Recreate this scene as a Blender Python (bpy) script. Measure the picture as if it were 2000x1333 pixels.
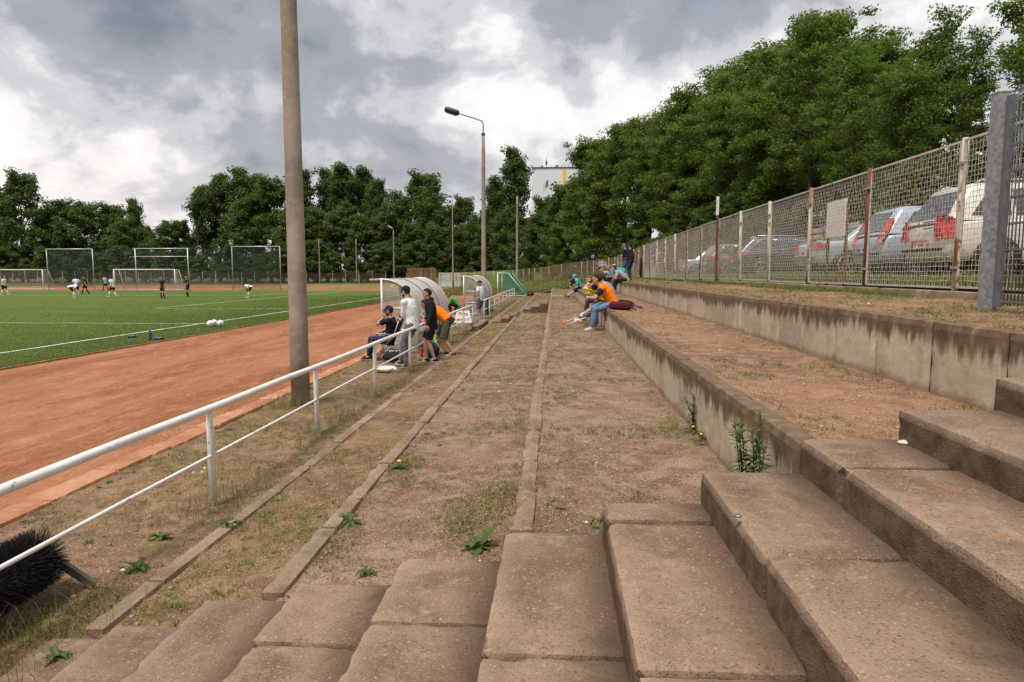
import bpy, bmesh, math, random
import numpy as np
from mathutils import Vector, Matrix, noise as mnoise

for o in list(bpy.data.objects): bpy.data.objects.remove(o)
scene = bpy.context.scene
COL = scene.collection
R = math.radians
PI = math.pi

# ------------------------------------------------------------------ camera
CAMZ = 2.1
FPX = 1333.0; CXP, CYP = 1000.0, 666.5
PITCH, YAW = R(5.7195), R(3.5455)
cam_d = bpy.data.cameras.new('camera'); cam = bpy.data.objects.new('camera', cam_d)
COL.objects.link(cam)
cam.location = (0, 0, CAMZ); cam.rotation_euler = (R(90) - PITCH, 0, YAW)
cam_d.sensor_width = 36.0; cam_d.lens = 24.0
cam_d.clip_start = 0.05; cam_d.clip_end = 5000
scene.camera = cam

# ------------------------------------------------------------------ sky
SUN_EL, SUN_AZ = R(66), R(205)      # azimuth clockwise from +Y (towards which the sun stands)
world = bpy.data.worlds.new('World'); scene.world = world; world.use_nodes = True
OX, OY = 4.3, 1.2
def build_world():
    nt = world.node_tree; nt.nodes.clear(); L = nt.links.new
    def N(t, **k):
        n = nt.nodes.new(t)
        for a, v in k.items(): setattr(n, a, v)
        return n
    out = N('ShaderNodeOutputWorld'); bg = N('ShaderNodeBackground'); bg.inputs['Strength'].default_value = 0.1
    L(bg.outputs[0], out.inputs[0])
    sky = N('ShaderNodeTexSky', sky_type='NISHITA', sun_disc=False)
    sky.sun_elevation = SUN_EL; sky.sun_rotation = SUN_AZ; sky.air_density = 1.0; sky.dust_density = 1.5
    tc = N('ShaderNodeTexCoord'); sep = N('ShaderNodeSeparateXYZ'); L(tc.outputs['Generated'], sep.inputs[0])
    def M(op, a, b=None, c=None, clamp=False):
        n = N('ShaderNodeMath', operation=op, use_clamp=clamp)
        for i, v in enumerate((a, b, c)):
            if v is None: continue
            if isinstance(v, (int, float)): n.inputs[i].default_value = v
            else: L(v, n.inputs[i])
        return n.outputs[0]
    z = M('MAXIMUM', sep.outputs['Z'], 0.0)
    zz = M('ADD', z, 0.62)
    px = M('DIVIDE', sep.outputs['X'], zz); py = M('DIVIDE', sep.outputs['Y'], zz)
    comb = N('ShaderNodeCombineXYZ'); L(px, comb.inputs[0]); L(py, comb.inputs[1]); comb.inputs[2].default_value = 3.7
    def noise(scale, detail, rough, off, dist=0.0):
        mp = N('ShaderNodeMapping'); mp.inputs['Location'].default_value = off; L(comb.outputs[0], mp.inputs[0])
        n = N('ShaderNodeTexNoise'); n.inputs['Scale'].default_value = scale; n.inputs['Detail'].default_value = detail
        n.inputs['Roughness'].default_value = rough; n.inputs['Distortion'].default_value = dist
        L(mp.outputs[0], n.inputs['Vector']); return n.outputs['Fac']
    n1 = noise(2.1, 5, 0.50, (OX, OY, 0), 0.25)       # cloud masses
    n2 = noise(5.6, 7, 0.58, (OX*2+1.7, 8.2, 2), 0.2)  # billows
    n3 = noise(2.6, 4, 0.55, (9.1+OX, 3.3, 5))          # gaps
    dens = M('ADD', M('MULTIPLY', n1, 0.60), M('MULTIPLY', n2, 0.40))
    ramp = N('ShaderNodeValToRGB'); L(dens, ramp.inputs[0])
    e = ramp.color_ramp; e.interpolation = 'EASE'
    while len(e.elements) > 1: e.elements.remove(e.elements[-1])
    pts = [(0.39, (8.6, 8.4, 8.15)), (0.45, (6.2, 6.1, 6.0)), (0.50, (4.1, 4.15, 4.3)), (0.555, (2.5, 2.65, 2.95)), (0.66, (1.45, 1.62, 1.95))]
    e.elements[0].position = pts[0][0]; e.elements[0].color = (*[c/10 for c in pts[0][1]], 1)
    for p, c in pts[1:]:
        el = e.elements.new(p); el.color = (*[k/10 for k in c], 1)
    sc = N('ShaderNodeVectorMath', operation='SCALE'); L(ramp.outputs[0], sc.inputs[0]); sc.inputs['Scale'].default_value = 10.0
    # warm pale band low over the horizon
    lowf = M('MULTIPLY', M('POWER', M('SUBTRACT', 1.0, M('MULTIPLY', z, 3.2), clamp=True), 2.0), 0.55)
    mixl = N('ShaderNodeMix', data_type='RGBA'); L(lowf, mixl.inputs['Factor']); L(sc.outputs[0], mixl.inputs['A'])
    mixl.inputs['B'].default_value = (4.9, 4.5, 4.3, 1)
    # blue gaps
    gap = N('ShaderNodeMapRange'); gap.inputs['From Min'].default_value = 0.63; gap.inputs['From Max'].default_value = 0.71
    gap.inputs['To Min'].default_value = 0.0; gap.inputs['To Max'].default_value = 0.75
    L(M('ADD', M('MULTIPLY', n3, 0.8), M('MULTIPLY', M('SUBTRACT', 1.0, n2), 0.28)), gap.inputs['Value'])
    mixs = N('ShaderNodeMix', data_type='RGBA'); L(gap.outputs[0], mixs.inputs['Factor']); L(mixl.outputs['Result'], mixs.inputs['A'])
    L(sky.outputs[0], mixs.inputs['B'])
    L(mixs.outputs['Result'], bg.inputs['Color'])
build_world()
sun_d = bpy.data.lights.new('sun', 'SUN'); sun = bpy.data.objects.new('sun', sun_d); COL.objects.link(sun)
sun_d.energy = 2.3; sun_d.angle = R(14); sun_d.color = (1.0, 0.93, 0.84)
_sd = Vector((math.sin(SUN_AZ)*math.cos(SUN_EL), math.cos(SUN_AZ)*math.cos(SUN_EL), math.sin(SUN_EL)))
sun.rotation_euler = _sd.to_track_quat('Z', 'Y').to_euler()
sun.location = (0, 0, 60)
scene.view_settings.view_transform = 'Standard'; scene.view_settings.look = 'None'
scene.view_settings.exposure = 0.68; scene.view_settings.gamma = 1.0; scene.view_settings.use_curve_mapping = False
scene.render.engine = 'CYCLES'

# ------------------------------------------------------------------ pixel helpers (photo 2000x1333)
def _ray(x, y):
    u = (x-CXP)/FPX; v = (CYP-y)/FPX
    cp, sp = math.cos(PITCH), math.sin(PITCH)
    dx = u; dy = cp+v*sp; dz = -sp+v*cp
    c, s = math.cos(YAW), math.sin(YAW)
    return Vector((c*dx-s*dy, s*dx+c*dy, dz))
def pz(x, y, z):            # where the ray meets the level z
    d = _ray(x, y); t = (z-CAMZ)/d.z
    return Vector((d.x*t, d.y*t, z))
def py_(x, y, Y):           # where the ray meets the upright plane at distance Y
    d = _ray(x, y); t = Y/d.y
    return Vector((d.x*t, Y, CAMZ+d.z*t))
def px_(x, y, X):
    d = _ray(x, y); t = X/d.x
    return Vector((X, d.y*t, CAMZ+d.z*t))

# ------------------------------------------------------------------ numpy noise
def _hash(ix, iy, seed):
    h = (ix.astype(np.int64)*374761393 + iy.astype(np.int64)*668265263 + seed*1442695041) & 0x7fffffff
    h = (h ^ (h >> 13)) * 1274126177 & 0x7fffffff
    return ((h ^ (h >> 16)) & 0xffff)/65535.0
def vnoise(x, y, seed=0):
    x = np.asarray(x, float); y = np.asarray(y, float)
    ix = np.floor(x); iy = np.floor(y); fx = x-ix; fy = y-iy
    fx = fx*fx*(3-2*fx); fy = fy*fy*(3-2*fy)
    a = _hash(ix, iy, seed); b = _hash(ix+1, iy, seed); c = _hash(ix, iy+1, seed); d = _hash(ix+1, iy+1, seed)
    return (a*(1-fx)+b*fx)*(1-fy)+(c*(1-fx)+d*fx)*fy
def fbm(x, y, seed=0, oct=4):
    s = 0; a = 0.5; t = 0
    for k in range(oct):
        s = s+a*vnoise(np.asarray(x)*2**k, np.asarray(y)*2**k, seed+k*17); t += a; a *= 0.55
    return s/t

# ------------------------------------------------------------------ mesh helpers
class MB:
    def __init__(s): s.v = []; s.f = []; s.m = []; s.mi = 0
    def add(s, verts, faces):
        o = len(s.v); s.v += [tuple(p) for p in verts]
        s.f += [tuple(i+o for i in f) for f in faces]; s.m += [s.mi]*len(faces); return s
    def box(s, c, size, rot=None):
        hx, hy, hz = size[0]/2, size[1]/2, size[2]/2; c = Vector(c)
        vs = [Vector((x, y, z)) for x in (-hx, hx) for y in (-hy, hy) for z in (-hz, hz)]
        if rot is not None: vs = [rot @ v for v in vs]
        return s.add([c+v for v in vs], [(0, 1, 3, 2), (4, 6, 7, 5), (0, 4, 5, 1), (2, 3, 7, 6), (0, 2, 6, 4), (1, 5, 7, 3)])
    def bar(s, a, b, w, h=None, up=(0, 0, 1)):      # square bar from a to b
        a, b = Vector(a), Vector(b); h = w if h is None else h
        d = (b-a); l = d.length; d.normalize(); u = Vector(up)
        if abs(d.dot(u)) > 0.98: u = Vector((1, 0, 0))
        x = d.cross(u).normalized(); z = x.cross(d)
        vs = [p + x*sx*w/2 + z*sz*h/2 for p in (a, b) for sx, sz in ((-1, -1), (1, -1), (1, 1), (-1, 1))]
        return s.add(vs, [(3, 2, 1, 0), (4, 5, 6, 7), (0, 1, 5, 4), (1, 2, 6, 5), (2, 3, 7, 6), (3, 0, 4, 7)])
    def tube(s, pts, rad, n=8, cap=True, ex=None, sq=(1, 1)):
        # loft of rings along pts; rad: number or list; sq squashes (side, other) axes; ex: side axis
        pts = [Vector(p) for p in pts]; k = len(pts)
        rads = [rad]*k if isinstance(rad, (int, float)) else list(rad)
        vs = []; prev = None
        for i, p in enumerate(pts):
            d = (pts[min(i+1, k-1)]-pts[max(i-1, 0)])
            if d.length < 1e-9: d = Vector((0, 0, 1))
            d.normalize()
            if ex is not None: x = Vector(ex); x = (x-d*x.dot(d))
            elif prev is None: x = d.orthogonal()
            else: x = prev-d*prev.dot(d)
            if x.length < 1e-6: x = d.orthogonal()
            x.normalize(); prev = x; y = d.cross(x)
            r = rads[i]; rx, ry = (r, r) if isinstance(r, (int, float)) else r
            for j in range(n):
                a = 2*PI*j/n
                vs.append(p+x*math.cos(a)*rx*sq[0]+y*math.sin(a)*ry*sq[1])
        fs = [(i*n+j, i*n+(j+1) % n, (i+1)*n+(j+1) % n, (i+1)*n+j) for i in range(k-1) for j in range(n)]
        if cap: fs += [tuple(range(n-1, -1, -1)), tuple((k-1)*n+j for j in range(n))]
        return s.add(vs, fs)
    def ell(s, c, r, n=10, m=7, rot=None):
        c = Vector(c); r = (r, r, r) if isinstance(r, (int, float)) else r
        vs = [Vector((0, 0, -r[2]))]
        for i in range(1, m):
            t = -PI/2+PI*i/m
            for j in range(n):
                a = 2*PI*j/n; vs.append(Vector((math.cos(t)*math.cos(a)*r[0], math.cos(t)*math.sin(a)*r[1], math.sin(t)*r[2])))
        vs.append(Vector((0, 0, r[2])))
        if rot is not None: vs = [rot @ v for v in vs]
        fs = [(0, 1+(j+1) % n, 1+j) for j in range(n)]
        for i in range(m-2):
            fs += [(1+i*n+j, 1+i*n+(j+1) % n, 1+(i+1)*n+(j+1) % n, 1+(i+1)*n+j) for j in range(n)]
        t = len(vs)-1; b = 1+(m-2)*n
        fs += [(b+j, b+(j+1) % n, t) for j in range(n)]
        return s.add([c+v for v in vs], fs)
    def prism(s, poly, z0, z1):                      # polygon in xy, extruded in z
        n = len(poly)
        vs = [(x, y, z0) for x, y in poly]+[(x, y, z1) for x, y in poly]
        return s.add(vs, [tuple(range(n-1, -1, -1)), tuple(range(n, 2*n))]+[(i, (i+1) % n, n+(i+1) % n, n+i) for i in range(n)])
    def slab(s, poly, off):                          # 3-D polygon given thickness by vector off
        n = len(poly); off = Vector(off); poly = [Vector(p) for p in poly]
        return s.add(poly+[p+off for p in poly], [tuple(range(n-1, -1, -1)), tuple(range(n, 2*n))]+[(i, (i+1) % n, n+(i+1) % n, n+i) for i in range(n)])
    def xform(s, M):
        s.v = [tuple(M @ Vector(p)) for p in s.v]; return s
    def mesh(s, name, mats, smooth=False, fix=False):
        me = bpy.data.meshes.new(name); me.from_pydata(s.v, [], s.f)
        for m in (mats if isinstance(mats, (list, tuple)) else [mats]): me.materials.append(m)
        if any(s.m): me.polygons.foreach_set('material_index', s.m)
        if smooth: me.polygons.foreach_set('use_smooth', [True]*len(me.polygons))
        if fix:
            bm = bmesh.new(); bm.from_mesh(me); bmesh.ops.recalc_face_normals(bm, faces=bm.faces); bm.to_mesh(me); bm.free()
        me.update(); return me
    def build(s, name, mats, parent=None, smooth=False, loc=None, rotz=0, fix=True):
        return link(name, s.mesh(name, mats, smooth, fix), parent, loc, rotz)

def link(name, me, parent=None, loc=None, rotz=0):
    o = bpy.data.objects.new(name, me); COL.objects.link(o)
    if parent is not None: o.parent = parent
    if loc is not None: o.location = loc
    if rotz: o.rotation_euler = (0, 0, rotz)
    return o
def thing(name, label, cat, loc=(0, 0, 0), rotz=0, group=None):
    o = bpy.data.objects.new(name, None); COL.objects.link(o)
    o.location = loc; o.rotation_euler = (0, 0, rotz); o.empty_display_size = 0.2
    return tag(o, label, cat, group)
def tag(o, label, cat, group=None):
    o['label'] = label; o['category'] = cat
    if group: o['group'] = group
    return o
def struct(o): o['kind'] = 'structure'; return o
def stuff(o, label=None, cat=None):
    o['kind'] = 'stuff'
    if label: o['label'] = label
    if cat: o['category'] = cat
    return o
_tmp = bpy.data.scenes.new('workshop')
def evaluated(o):                                     # evaluate one object alone, in a scratch scene
    _tmp.collection.objects.link(o); vl = _tmp.view_layers[0]; vl.update(); dg = vl.depsgraph; dg.update()
    return o.evaluated_get(dg)
def copy_tree(o, parent=None):
    c = o.copy(); COL.objects.link(c); c.parent = parent
    for ch in o.children: copy_tree(ch, c)
    return c
def np_mesh(name, V, F, mat, smooth=False, attr=None):
    V = np.ascontiguousarray(V, dtype=np.float32); F = np.ascontiguousarray(F, dtype=np.int32)
    me = bpy.data.meshes.new(name); k = F.shape[1]
    me.vertices.add(len(V)); me.vertices.foreach_set('co', V.ravel())
    me.loops.add(F.size); me.loops.foreach_set('vertex_index', F.ravel())
    me.polygons.add(len(F)); me.polygons.foreach_set('loop_start', np.arange(0, F.size, k, dtype=np.int32))
    me.polygons.foreach_set('loop_total', np.full(len(F), k, dtype=np.int32))
    if smooth: me.polygons.foreach_set('use_smooth', np.ones(len(F), dtype=bool))
    me.materials.append(mat)
    if attr is not None:
        a = me.attributes.new('tint', 'FLOAT', 'POINT'); a.data.foreach_set('value', np.ascontiguousarray(attr, dtype=np.float32))
    me.update(calc_edges=True); return me
def sheet(name, x0, x1, y0, y1, zf, dx, dy, mat):     # terrain grid, zf(x, y) arrays -> z
    xs = np.linspace(x0, x1, max(2, int(round((x1-x0)/dx))+1)); ys = np.linspace(y0, y1, max(2, int(round((y1-y0)/dy))+1)) if not hasattr(dy, '__len__') else np.asarray(dy)
    X, Y = np.meshgrid(xs, ys); Z = zf(X, Y)
    V = np.stack([X.ravel(), Y.ravel(), Z.ravel()], 1); nx = len(xs); ny = len(ys)
    i = np.arange(nx*ny).reshape(ny, nx)
    F = np.stack([i[:-1, :-1].ravel(), i[:-1, 1:].ravel(), i[1:, 1:].ravel(), i[1:, :-1].ravel()], 1)
    return struct(link(name, np_mesh(name, V, F, mat, True)))

# ------------------------------------------------------------------ materials
def new_mat(name):
    m = bpy.data.materials.new(name); m.use_nodes = True; nt = m.node_tree; nt.nodes.clear()
    out = nt.nodes.new('ShaderNodeOutputMaterial'); b = nt.nodes.new('ShaderNodeBsdfPrincipled')
    nt.links.new(b.outputs[0], out.inputs[0]); return m, nt, b, out
class G:                                              # tiny node-graph helper
    def __init__(s, nt): s.nt = nt
    def N(s, t, **k):
        n = s.nt.nodes.new(t)
        for a, v in k.items(): setattr(n, a, v)
        return n
    def put(s, sock, v):
        if v is None: return
        if isinstance(v, bpy.types.NodeSocket): s.nt.links.new(v, sock)
        elif isinstance(v, (tuple, list)) and len(v) == 3 and sock.type == 'RGBA': sock.default_value = (*v, 1)
        else: sock.default_value = v
    def pos(s): return s.N('ShaderNodeNewGeometry').outputs['Position']
    def obj(s): return s.N('ShaderNodeTexCoord').outputs['Object']
    def map(s, vec, scale=(1, 1, 1), loc=(0, 0, 0)):
        n = s.N('ShaderNodeMapping'); s.put(n.inputs[0], vec); n.inputs['Scale'].default_value = scale; n.inputs['Location'].default_value = loc; return n.outputs[0]
    def noise(s, vec, scale, detail=4, rough=0.55, dist=0):
        n = s.N('ShaderNodeTexNoise'); s.put(n.inputs['Vector'], vec); n.inputs['Scale'].default_value = scale
        n.inputs['Detail'].default_value = detail; n.inputs['Roughness'].default_value = rough; n.inputs['Distortion'].default_value = dist
        return n.outputs['Fac']
    def voro(s, vec, scale, out='Color', feature='F1'):
        n = s.N('ShaderNodeTexVoronoi', feature=feature); s.put(n.inputs['Vector'], vec); n.inputs['Scale'].default_value = scale
        return n.outputs[out]
    def step(s, v, a, b, to0=0.0, to1=1.0):
        n = s.N('ShaderNodeMapRange', interpolation_type='SMOOTHSTEP'); s.put(n.inputs['Value'], v)
        n.inputs['From Min'].default_value = a; n.inputs['From Max'].default_value = b
        n.inputs['To Min'].default_value = to0; n.inputs['To Max'].default_value = to1
        return n.outputs[0]
    def mix(s, f, a, b, mode='MIX'):
        n = s.N('ShaderNodeMix', data_type='RGBA', blend_type=mode); s.put(n.inputs['Factor'], f)
        s.put(n.inputs['A'], a); s.put(n.inputs['B'], b); return n.outputs['Result']
    def math(s, op, a, b=None, clamp=False):
        n = s.N('ShaderNodeMath', operation=op, use_clamp=clamp); s.put(n.inputs[0], a); s.put(n.inputs[1], b); return n.outputs[0]
    def bump(s, h, strength=0.5, dist=0.01, normal=None):
        n = s.N('ShaderNodeBump'); s.put(n.inputs['Height'], h); n.inputs['Strength'].default_value = strength
        n.inputs['Distance'].default_value = dist; s.put(n.inputs['Normal'], normal); return n.outputs[0]
    def rand(s): return s.N('ShaderNodeObjectInfo').outputs['Random']
def plain(name, col, rough=0.6, var=0.15, scale=8.0, metal=0.0, spec=0.5, bump=0.0, bscale=60.0, bdist=0.004, coat=0.0):
    m, nt, b, out = new_mat(name); g = G(nt); p = g.obj()
    n = g.noise(p, scale, 5, 0.6)
    lo = tuple(c*(1-var) for c in col); hi = tuple(min(1, c*(1+var)) for c in col)
    g.put(b.inputs['Base Color'], g.mix(g.step(n, 0.3, 0.7), lo, hi))
    b.inputs['Roughness'].default_value = rough; b.inputs['Metallic'].default_value = metal
    b.inputs['Specular IOR Level'].default_value = spec; b.inputs['Coat Weight'].default_value = coat
    if bump: g.put(b.inputs['Normal'], g.bump(g.noise(p, bscale, 3), bump, bdist))
    return m
_cm = {}
def cloth(col, rough=0.9):
    k = tuple(round(c, 3) for c in col)
    if k not in _cm: _cm[k] = plain('cloth', col, rough, 0.14, 9, spec=0.2, bump=0.35, bscale=45, bdist=0.01)
    return _cm[k]

def soil_mat(name, base, dark, light, green=0.35, red=0.0, stone=1.0):
    m, nt, b, out = new_mat(name); g = G(nt); p = g.pos()
    big = g.noise(p, 0.75, 6, 0.6, 0.4); mid = g.noise(p, 4.2, 6, 0.62, 0.5); fine = g.noise(p, 46, 6, 0.7)
    c = g.mix(g.step(big, 0.34, 0.66), dark, base)
    c = g.mix(g.step(mid, 0.42, 0.66, 0, 0.75), c, light)
    c = g.mix(g.step(mid, 0.30, 0.42, 0.55, 0), c, dark)
    c = g.mix(g.step(fine, 0.35, 0.7, 0.0, 0.42), c, light)
    c = g.mix(g.step(fine, 0.28, 0.46, 0.5, 0), c, tuple(k*0.5 for k in dark))
    # gravel grains
    vc = g.N('ShaderNodeTexVoronoi'); g.put(vc.inputs['Vector'], p); vc.inputs['Scale'].default_value = 62
    sv = g.N('ShaderNodeSeparateColor'); g.put(sv.inputs[0], vc.outputs['Color'])
    grain = g.mix(sv.outputs[0], (0.07, 0.042, 0.030), (0.60, 0.45, 0.35))
    inside = g.step(vc.outputs['Distance'], 0.28, 0.46, 1, 0)
    c = g.mix(g.math('MULTIPLY', inside, g.step(sv.outputs[1], 0.25, 0.5, 0.0, 0.80*stone)), c, grain)
    vp = g.N('ShaderNodeTexVoronoi'); g.put(vp.inputs['Vector'], p); vp.inputs['Scale'].default_value = 17
    sp = g.N('ShaderNodeSeparateColor'); g.put(sp.inputs[0], vp.outputs['Color'])
    peb = g.math('MULTIPLY', g.step(vp.outputs['Distance'], 0.10, 0.17, 1, 0), g.step(sp.outputs[2], 0.80, 0.86))
    c = g.mix(g.math('MULTIPLY', peb, stone*0.9), c, (0.42, 0.33, 0.27))
    # thin moss / seedlings
    gn = g.math('MULTIPLY', g.step(g.noise(p, 1.3, 5, 0.65, 0.3), 0.50, 0.66), g.step(g.noise(p, 16, 5, 0.7), 0.45, 0.62))
    c = g.mix(g.math('MULTIPLY', gn, green), c, (0.16, 0.15, 0.045))
    g.put(b.inputs['Base Color'], c); b.inputs['Roughness'].default_value = 0.95; b.inputs['Specular IOR Level'].default_value = 0.15
    h = g.math('ADD', g.math('MULTIPLY', fine, 0.6), g.math('MULTIPLY', inside, 0.35))
    g.put(b.inputs['Normal'], g.bump(g.math('ADD', h, g.math('MULTIPLY', peb, 0.8)), 0.9, 0.012, g.bump(mid, 0.5, 0.05)))
    return m
M_soil = soil_mat('soil', (0.225, 0.134, 0.088), (0.105, 0.056, 0.034), (0.33, 0.225, 0.158), 0.6)
M_soil_red = soil_mat('soil_red', (0.255, 0.132, 0.080), (0.135, 0.062, 0.036), (0.34, 0.21, 0.138), 0.25)
M_verge = soil_mat('verge_soil', (0.205, 0.116, 0.066), (0.095, 0.050, 0.028), (0.29, 0.195, 0.11), 0.9)

def track_mat():
    m, nt, b, out = new_mat('cinder'); g = G(nt); p = g.pos()
    st = g.map(p, (1.0, 0.16, 1.0))
    big = g.noise(st, 0.5, 6, 0.62, 0.6); mid = g.noise(g.map(p, (1, 0.35, 1)), 2.6, 6, 0.65, 0.6); fine = g.noise(g.map(p, (1, .6, 1)), 22, 7, 0.78)
    c = g.mix(g.step(big, 0.36, 0.62), (0.200, 0.073, 0.036), (0.305, 0.134, 0.069))
    c = g.mix(g.step(mid, 0.50, 0.70, 0, 0.6), c, (0.42, 0.205, 0.105))
    c = g.mix(g.step(mid, 0.28, 0.44, 0.65, 0), c, (0.155, 0.048, 0.022))
    c = g.mix(g.step(fine, 0.4, 0.72, 0, 0.35), c, (0.45, 0.215, 0.11))
    c = g.mix(g.step(fine, 0.30, 0.47, 0.75, 0), c, (0.115, 0.042, 0.020))
    c = g.mix(g.math('MULTIPLY', g.step(g.noise(g.map(p, (1, .3, 1)), 6, 6, .75, 1.0), .5, .66), 0.5), c, (0.40, 0.235, 0.14))
    gn = g.math('MULTIPLY', g.step(g.noise(g.map(p, (1, 0.4, 1)), 0.8, 5, 0.7), 0.56, 0.7), g.step(g.noise(p, 9, 5, 0.7), 0.5, 0.62))
    c = g.mix(g.math('MULTIPLY', gn, 0.45), c, (0.22, 0.18, 0.05))
    g.put(b.inputs['Base Color'], c); b.inputs['Roughness'].default_value = 0.97; b.inputs['Specular IOR Level'].default_value = 0.1
    g.put(b.inputs['Normal'], g.bump(fine, 0.8, 0.012, g.bump(mid, 0.6, 0.05)))
    return m
M_track = track_mat()
def turf_mat(name, a, bcol, ccol, fs=38.0):
    m, nt, b, out = new_mat(name); g = G(nt); p = g.pos()
    big = g.noise(g.map(p, (0.35, 1, 1)), 0.22, 5, 0.6, 0.3); mid = g.noise(p, 1.9, 6, 0.65, 0.3); fine = g.noise(g.map(p, (1, 0.5, 1)), fs, 5, 0.75)
    c = g.mix(g.step(big, 0.34, 0.66), a, bcol)
    c = g.mix(g.step(mid, 0.5, 0.72, 0, 0.55), c, ccol)
    c = g.mix(g.step(fine, 0.30, 0.5, 0.65, 0), c, tuple(k*0.45 for k in a))
    c = g.mix(g.step(fine, 0.52, 0.75, 0, 0.55), c, tuple(min(1, k*1.5) for k in bcol))
    g.put(b.inputs['Base Color'], c); b.inputs['Roughness'].default_value = 0.85; b.inputs['Specular IOR Level'].default_value = 0.2
    g.put(b.inputs['Normal'], g.bump(fine, 1.0, 0.03, g.bump(mid, 0.5, 0.05)))
    return m
M_turf = turf_mat('turf', (0.072, 0.112, 0.015), (0.098, 0.140, 0.020), (0.125, 0.150, 0.028))
M_bank = turf_mat('bank_grass', (0.095, 0.125, 0.026), (0.15, 0.165, 0.045), (0.22, 0.19, 0.075), 22)

def concrete_mat(name, base, dark, light, agg=1.0, stain_top=0.0, height=0.5, rust=0.0, dirt=0.0):
    m, nt, b, out = new_mat(name); g = G(nt); p = g.pos(); o = g.obj()
    r = g.rand()
    big = g.noise(p, 1.7, 6, 0.62, 0.4); mid = g.noise(p, 9, 6, 0.65); fine = g.noise(p, 90, 4, 0.7)
    c = g.mix(g.step(big, 0.36, 0.64), dark, base)
    c = g.mix(g.step(mid, 0.5, 0.72, 0, 0.5), c, light)
    c = g.mix(g.step(mid, 0.28, 0.42, 0.45, 0), c, tuple(k*0.6 for k in dark))
    c = g.mix(g.step(r, 0.0, 1.0, 0.0, 0.28), c, tuple(k*0.62 for k in dark))
    vc = g.N('ShaderNodeTexVoronoi'); g.put(vc.inputs['Vector'], p); vc.inputs['Scale'].default_value = 88
    sv = g.N('ShaderNodeSeparateColor'); g.put(sv.inputs[0], vc.outputs['Color'])
    inside = g.step(vc.outputs['Distance'], 0.2, 0.5, 1, 0)
    c = g.mix(g.math('MULTIPLY', inside, 0.60*agg), c, g.mix(sv.outputs[0], (0.03, 0.022, 0.018), (0.42, 0.32, 0.25)))
    v2 = g.N('ShaderNodeTexVoronoi'); g.put(v2.inputs['Vector'], p); v2.inputs['Scale'].default_value = 40
    s2 = g.N('ShaderNodeSeparateColor'); g.put(s2.inputs[0], v2.outputs['Color'])
    big_g = g.math('MULTIPLY', g.step(v2.outputs['Distance'], 0.16, 0.34, 1, 0), g.step(s2.outputs[1], 0.35, 0.5, 0, 0.82*agg))
    c = g.mix(big_g, c, g.mix(s2.outputs[0], g.mix(s2.outputs[2], (0.05, 0.045, 0.045), (0.16, 0.085, 0.055)), (0.38, 0.28, 0.21)))
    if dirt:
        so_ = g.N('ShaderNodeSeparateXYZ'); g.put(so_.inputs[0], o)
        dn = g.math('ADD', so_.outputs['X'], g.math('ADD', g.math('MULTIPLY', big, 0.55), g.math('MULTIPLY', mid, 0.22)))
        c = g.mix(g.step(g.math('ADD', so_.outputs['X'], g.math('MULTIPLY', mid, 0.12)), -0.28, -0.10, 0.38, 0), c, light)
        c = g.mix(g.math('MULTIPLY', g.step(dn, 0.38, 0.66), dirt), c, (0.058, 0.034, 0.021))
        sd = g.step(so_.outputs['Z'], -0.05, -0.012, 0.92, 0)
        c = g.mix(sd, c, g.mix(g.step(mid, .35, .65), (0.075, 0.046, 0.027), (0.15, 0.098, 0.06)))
    if rust:
        rs = g.math('MULTIPLY', g.step(g.noise(p, 2.3, 4, 0.5), 0.66, 0.72), g.step(g.noise(p, 14, 4, 0.6), 0.48, 0.6))
        c = g.mix(g.math('MULTIPLY', rs, rust), c, (0.36, 0.11, 0.03))
    if stain_top:
        so = g.N('ShaderNodeSeparateXYZ'); g.put(so.inputs[0], g.map(o, (1, 1, 1), (0, 0, height)))
        drip = g.noise(g.map(p, (1, 9.0, 0.75)), 1.0, 6, 0.62)
        wide = g.noise(g.map(p, (1, 1.6, 0.3)), 1.0, 3, 0.5)
        lvl = g.math('ADD', g.math('DIVIDE', so.outputs['Z'], height), g.math('ADD', g.math('MULTIPLY', drip, 0.9), g.math('MULTIPLY', wide, 0.55)))
        s1 = g.step(lvl, 1.28, 1.50)
        c = g.mix(g.math('MULTIPLY', s1, stain_top), c, g.mix(g.step(mid, 0.3, 0.7), (0.085, 0.050, 0.028), (0.17, 0.105, 0.062)))
        och = g.math('MULTIPLY', g.step(g.noise(g.map(p, (1, 12, 1.1)), 1.0, 4, 0.6), 0.58, 0.70), 0.30)
        c = g.mix(och, c, (0.40, 0.26, 0.11))
        foot = g.step(g.math('ADD', g.math('DIVIDE', so.outputs['Z'], height), g.math('MULTIPLY', mid, 0.18)), 0.10, 0.24, 0.55, 0)
        c = g.mix(foot, c, (0.16, 0.10, 0.06))
        pits = g.math('MULTIPLY', g.step(g.voro(p, 34, 'Distance'), 0.10, 0.16, 1, 0), g.step(g.noise(p, 3, 2), 0.5, 0.6))
        c = g.mix(g.math('MULTIPLY', pits, 0.8), c, (0.05, 0.035, 0.025))
    g.put(b.inputs['Base Color'], c); b.inputs['Roughness'].default_value = 0.92; b.inputs['Specular IOR Level'].default_value = 0.2
    hgt = g.math('ADD', g.math('MULTIPLY', fine, 0.5), g.math('MULTIPLY', inside, 0.5*agg))
    g.put(b.inputs['Normal'], g.bump(hgt, 0.6, 0.006, g.bump(mid, 0.4, 0.015)))
    return m
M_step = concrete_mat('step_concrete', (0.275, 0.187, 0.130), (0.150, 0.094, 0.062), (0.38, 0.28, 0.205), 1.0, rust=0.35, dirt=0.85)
M_wall = concrete_mat('wall_concrete', (0.55, 0.455, 0.345), (0.42, 0.33, 0.24), (0.64, 0.55, 0.44), 0.2, stain_top=0.92, height=0.54)
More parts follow.
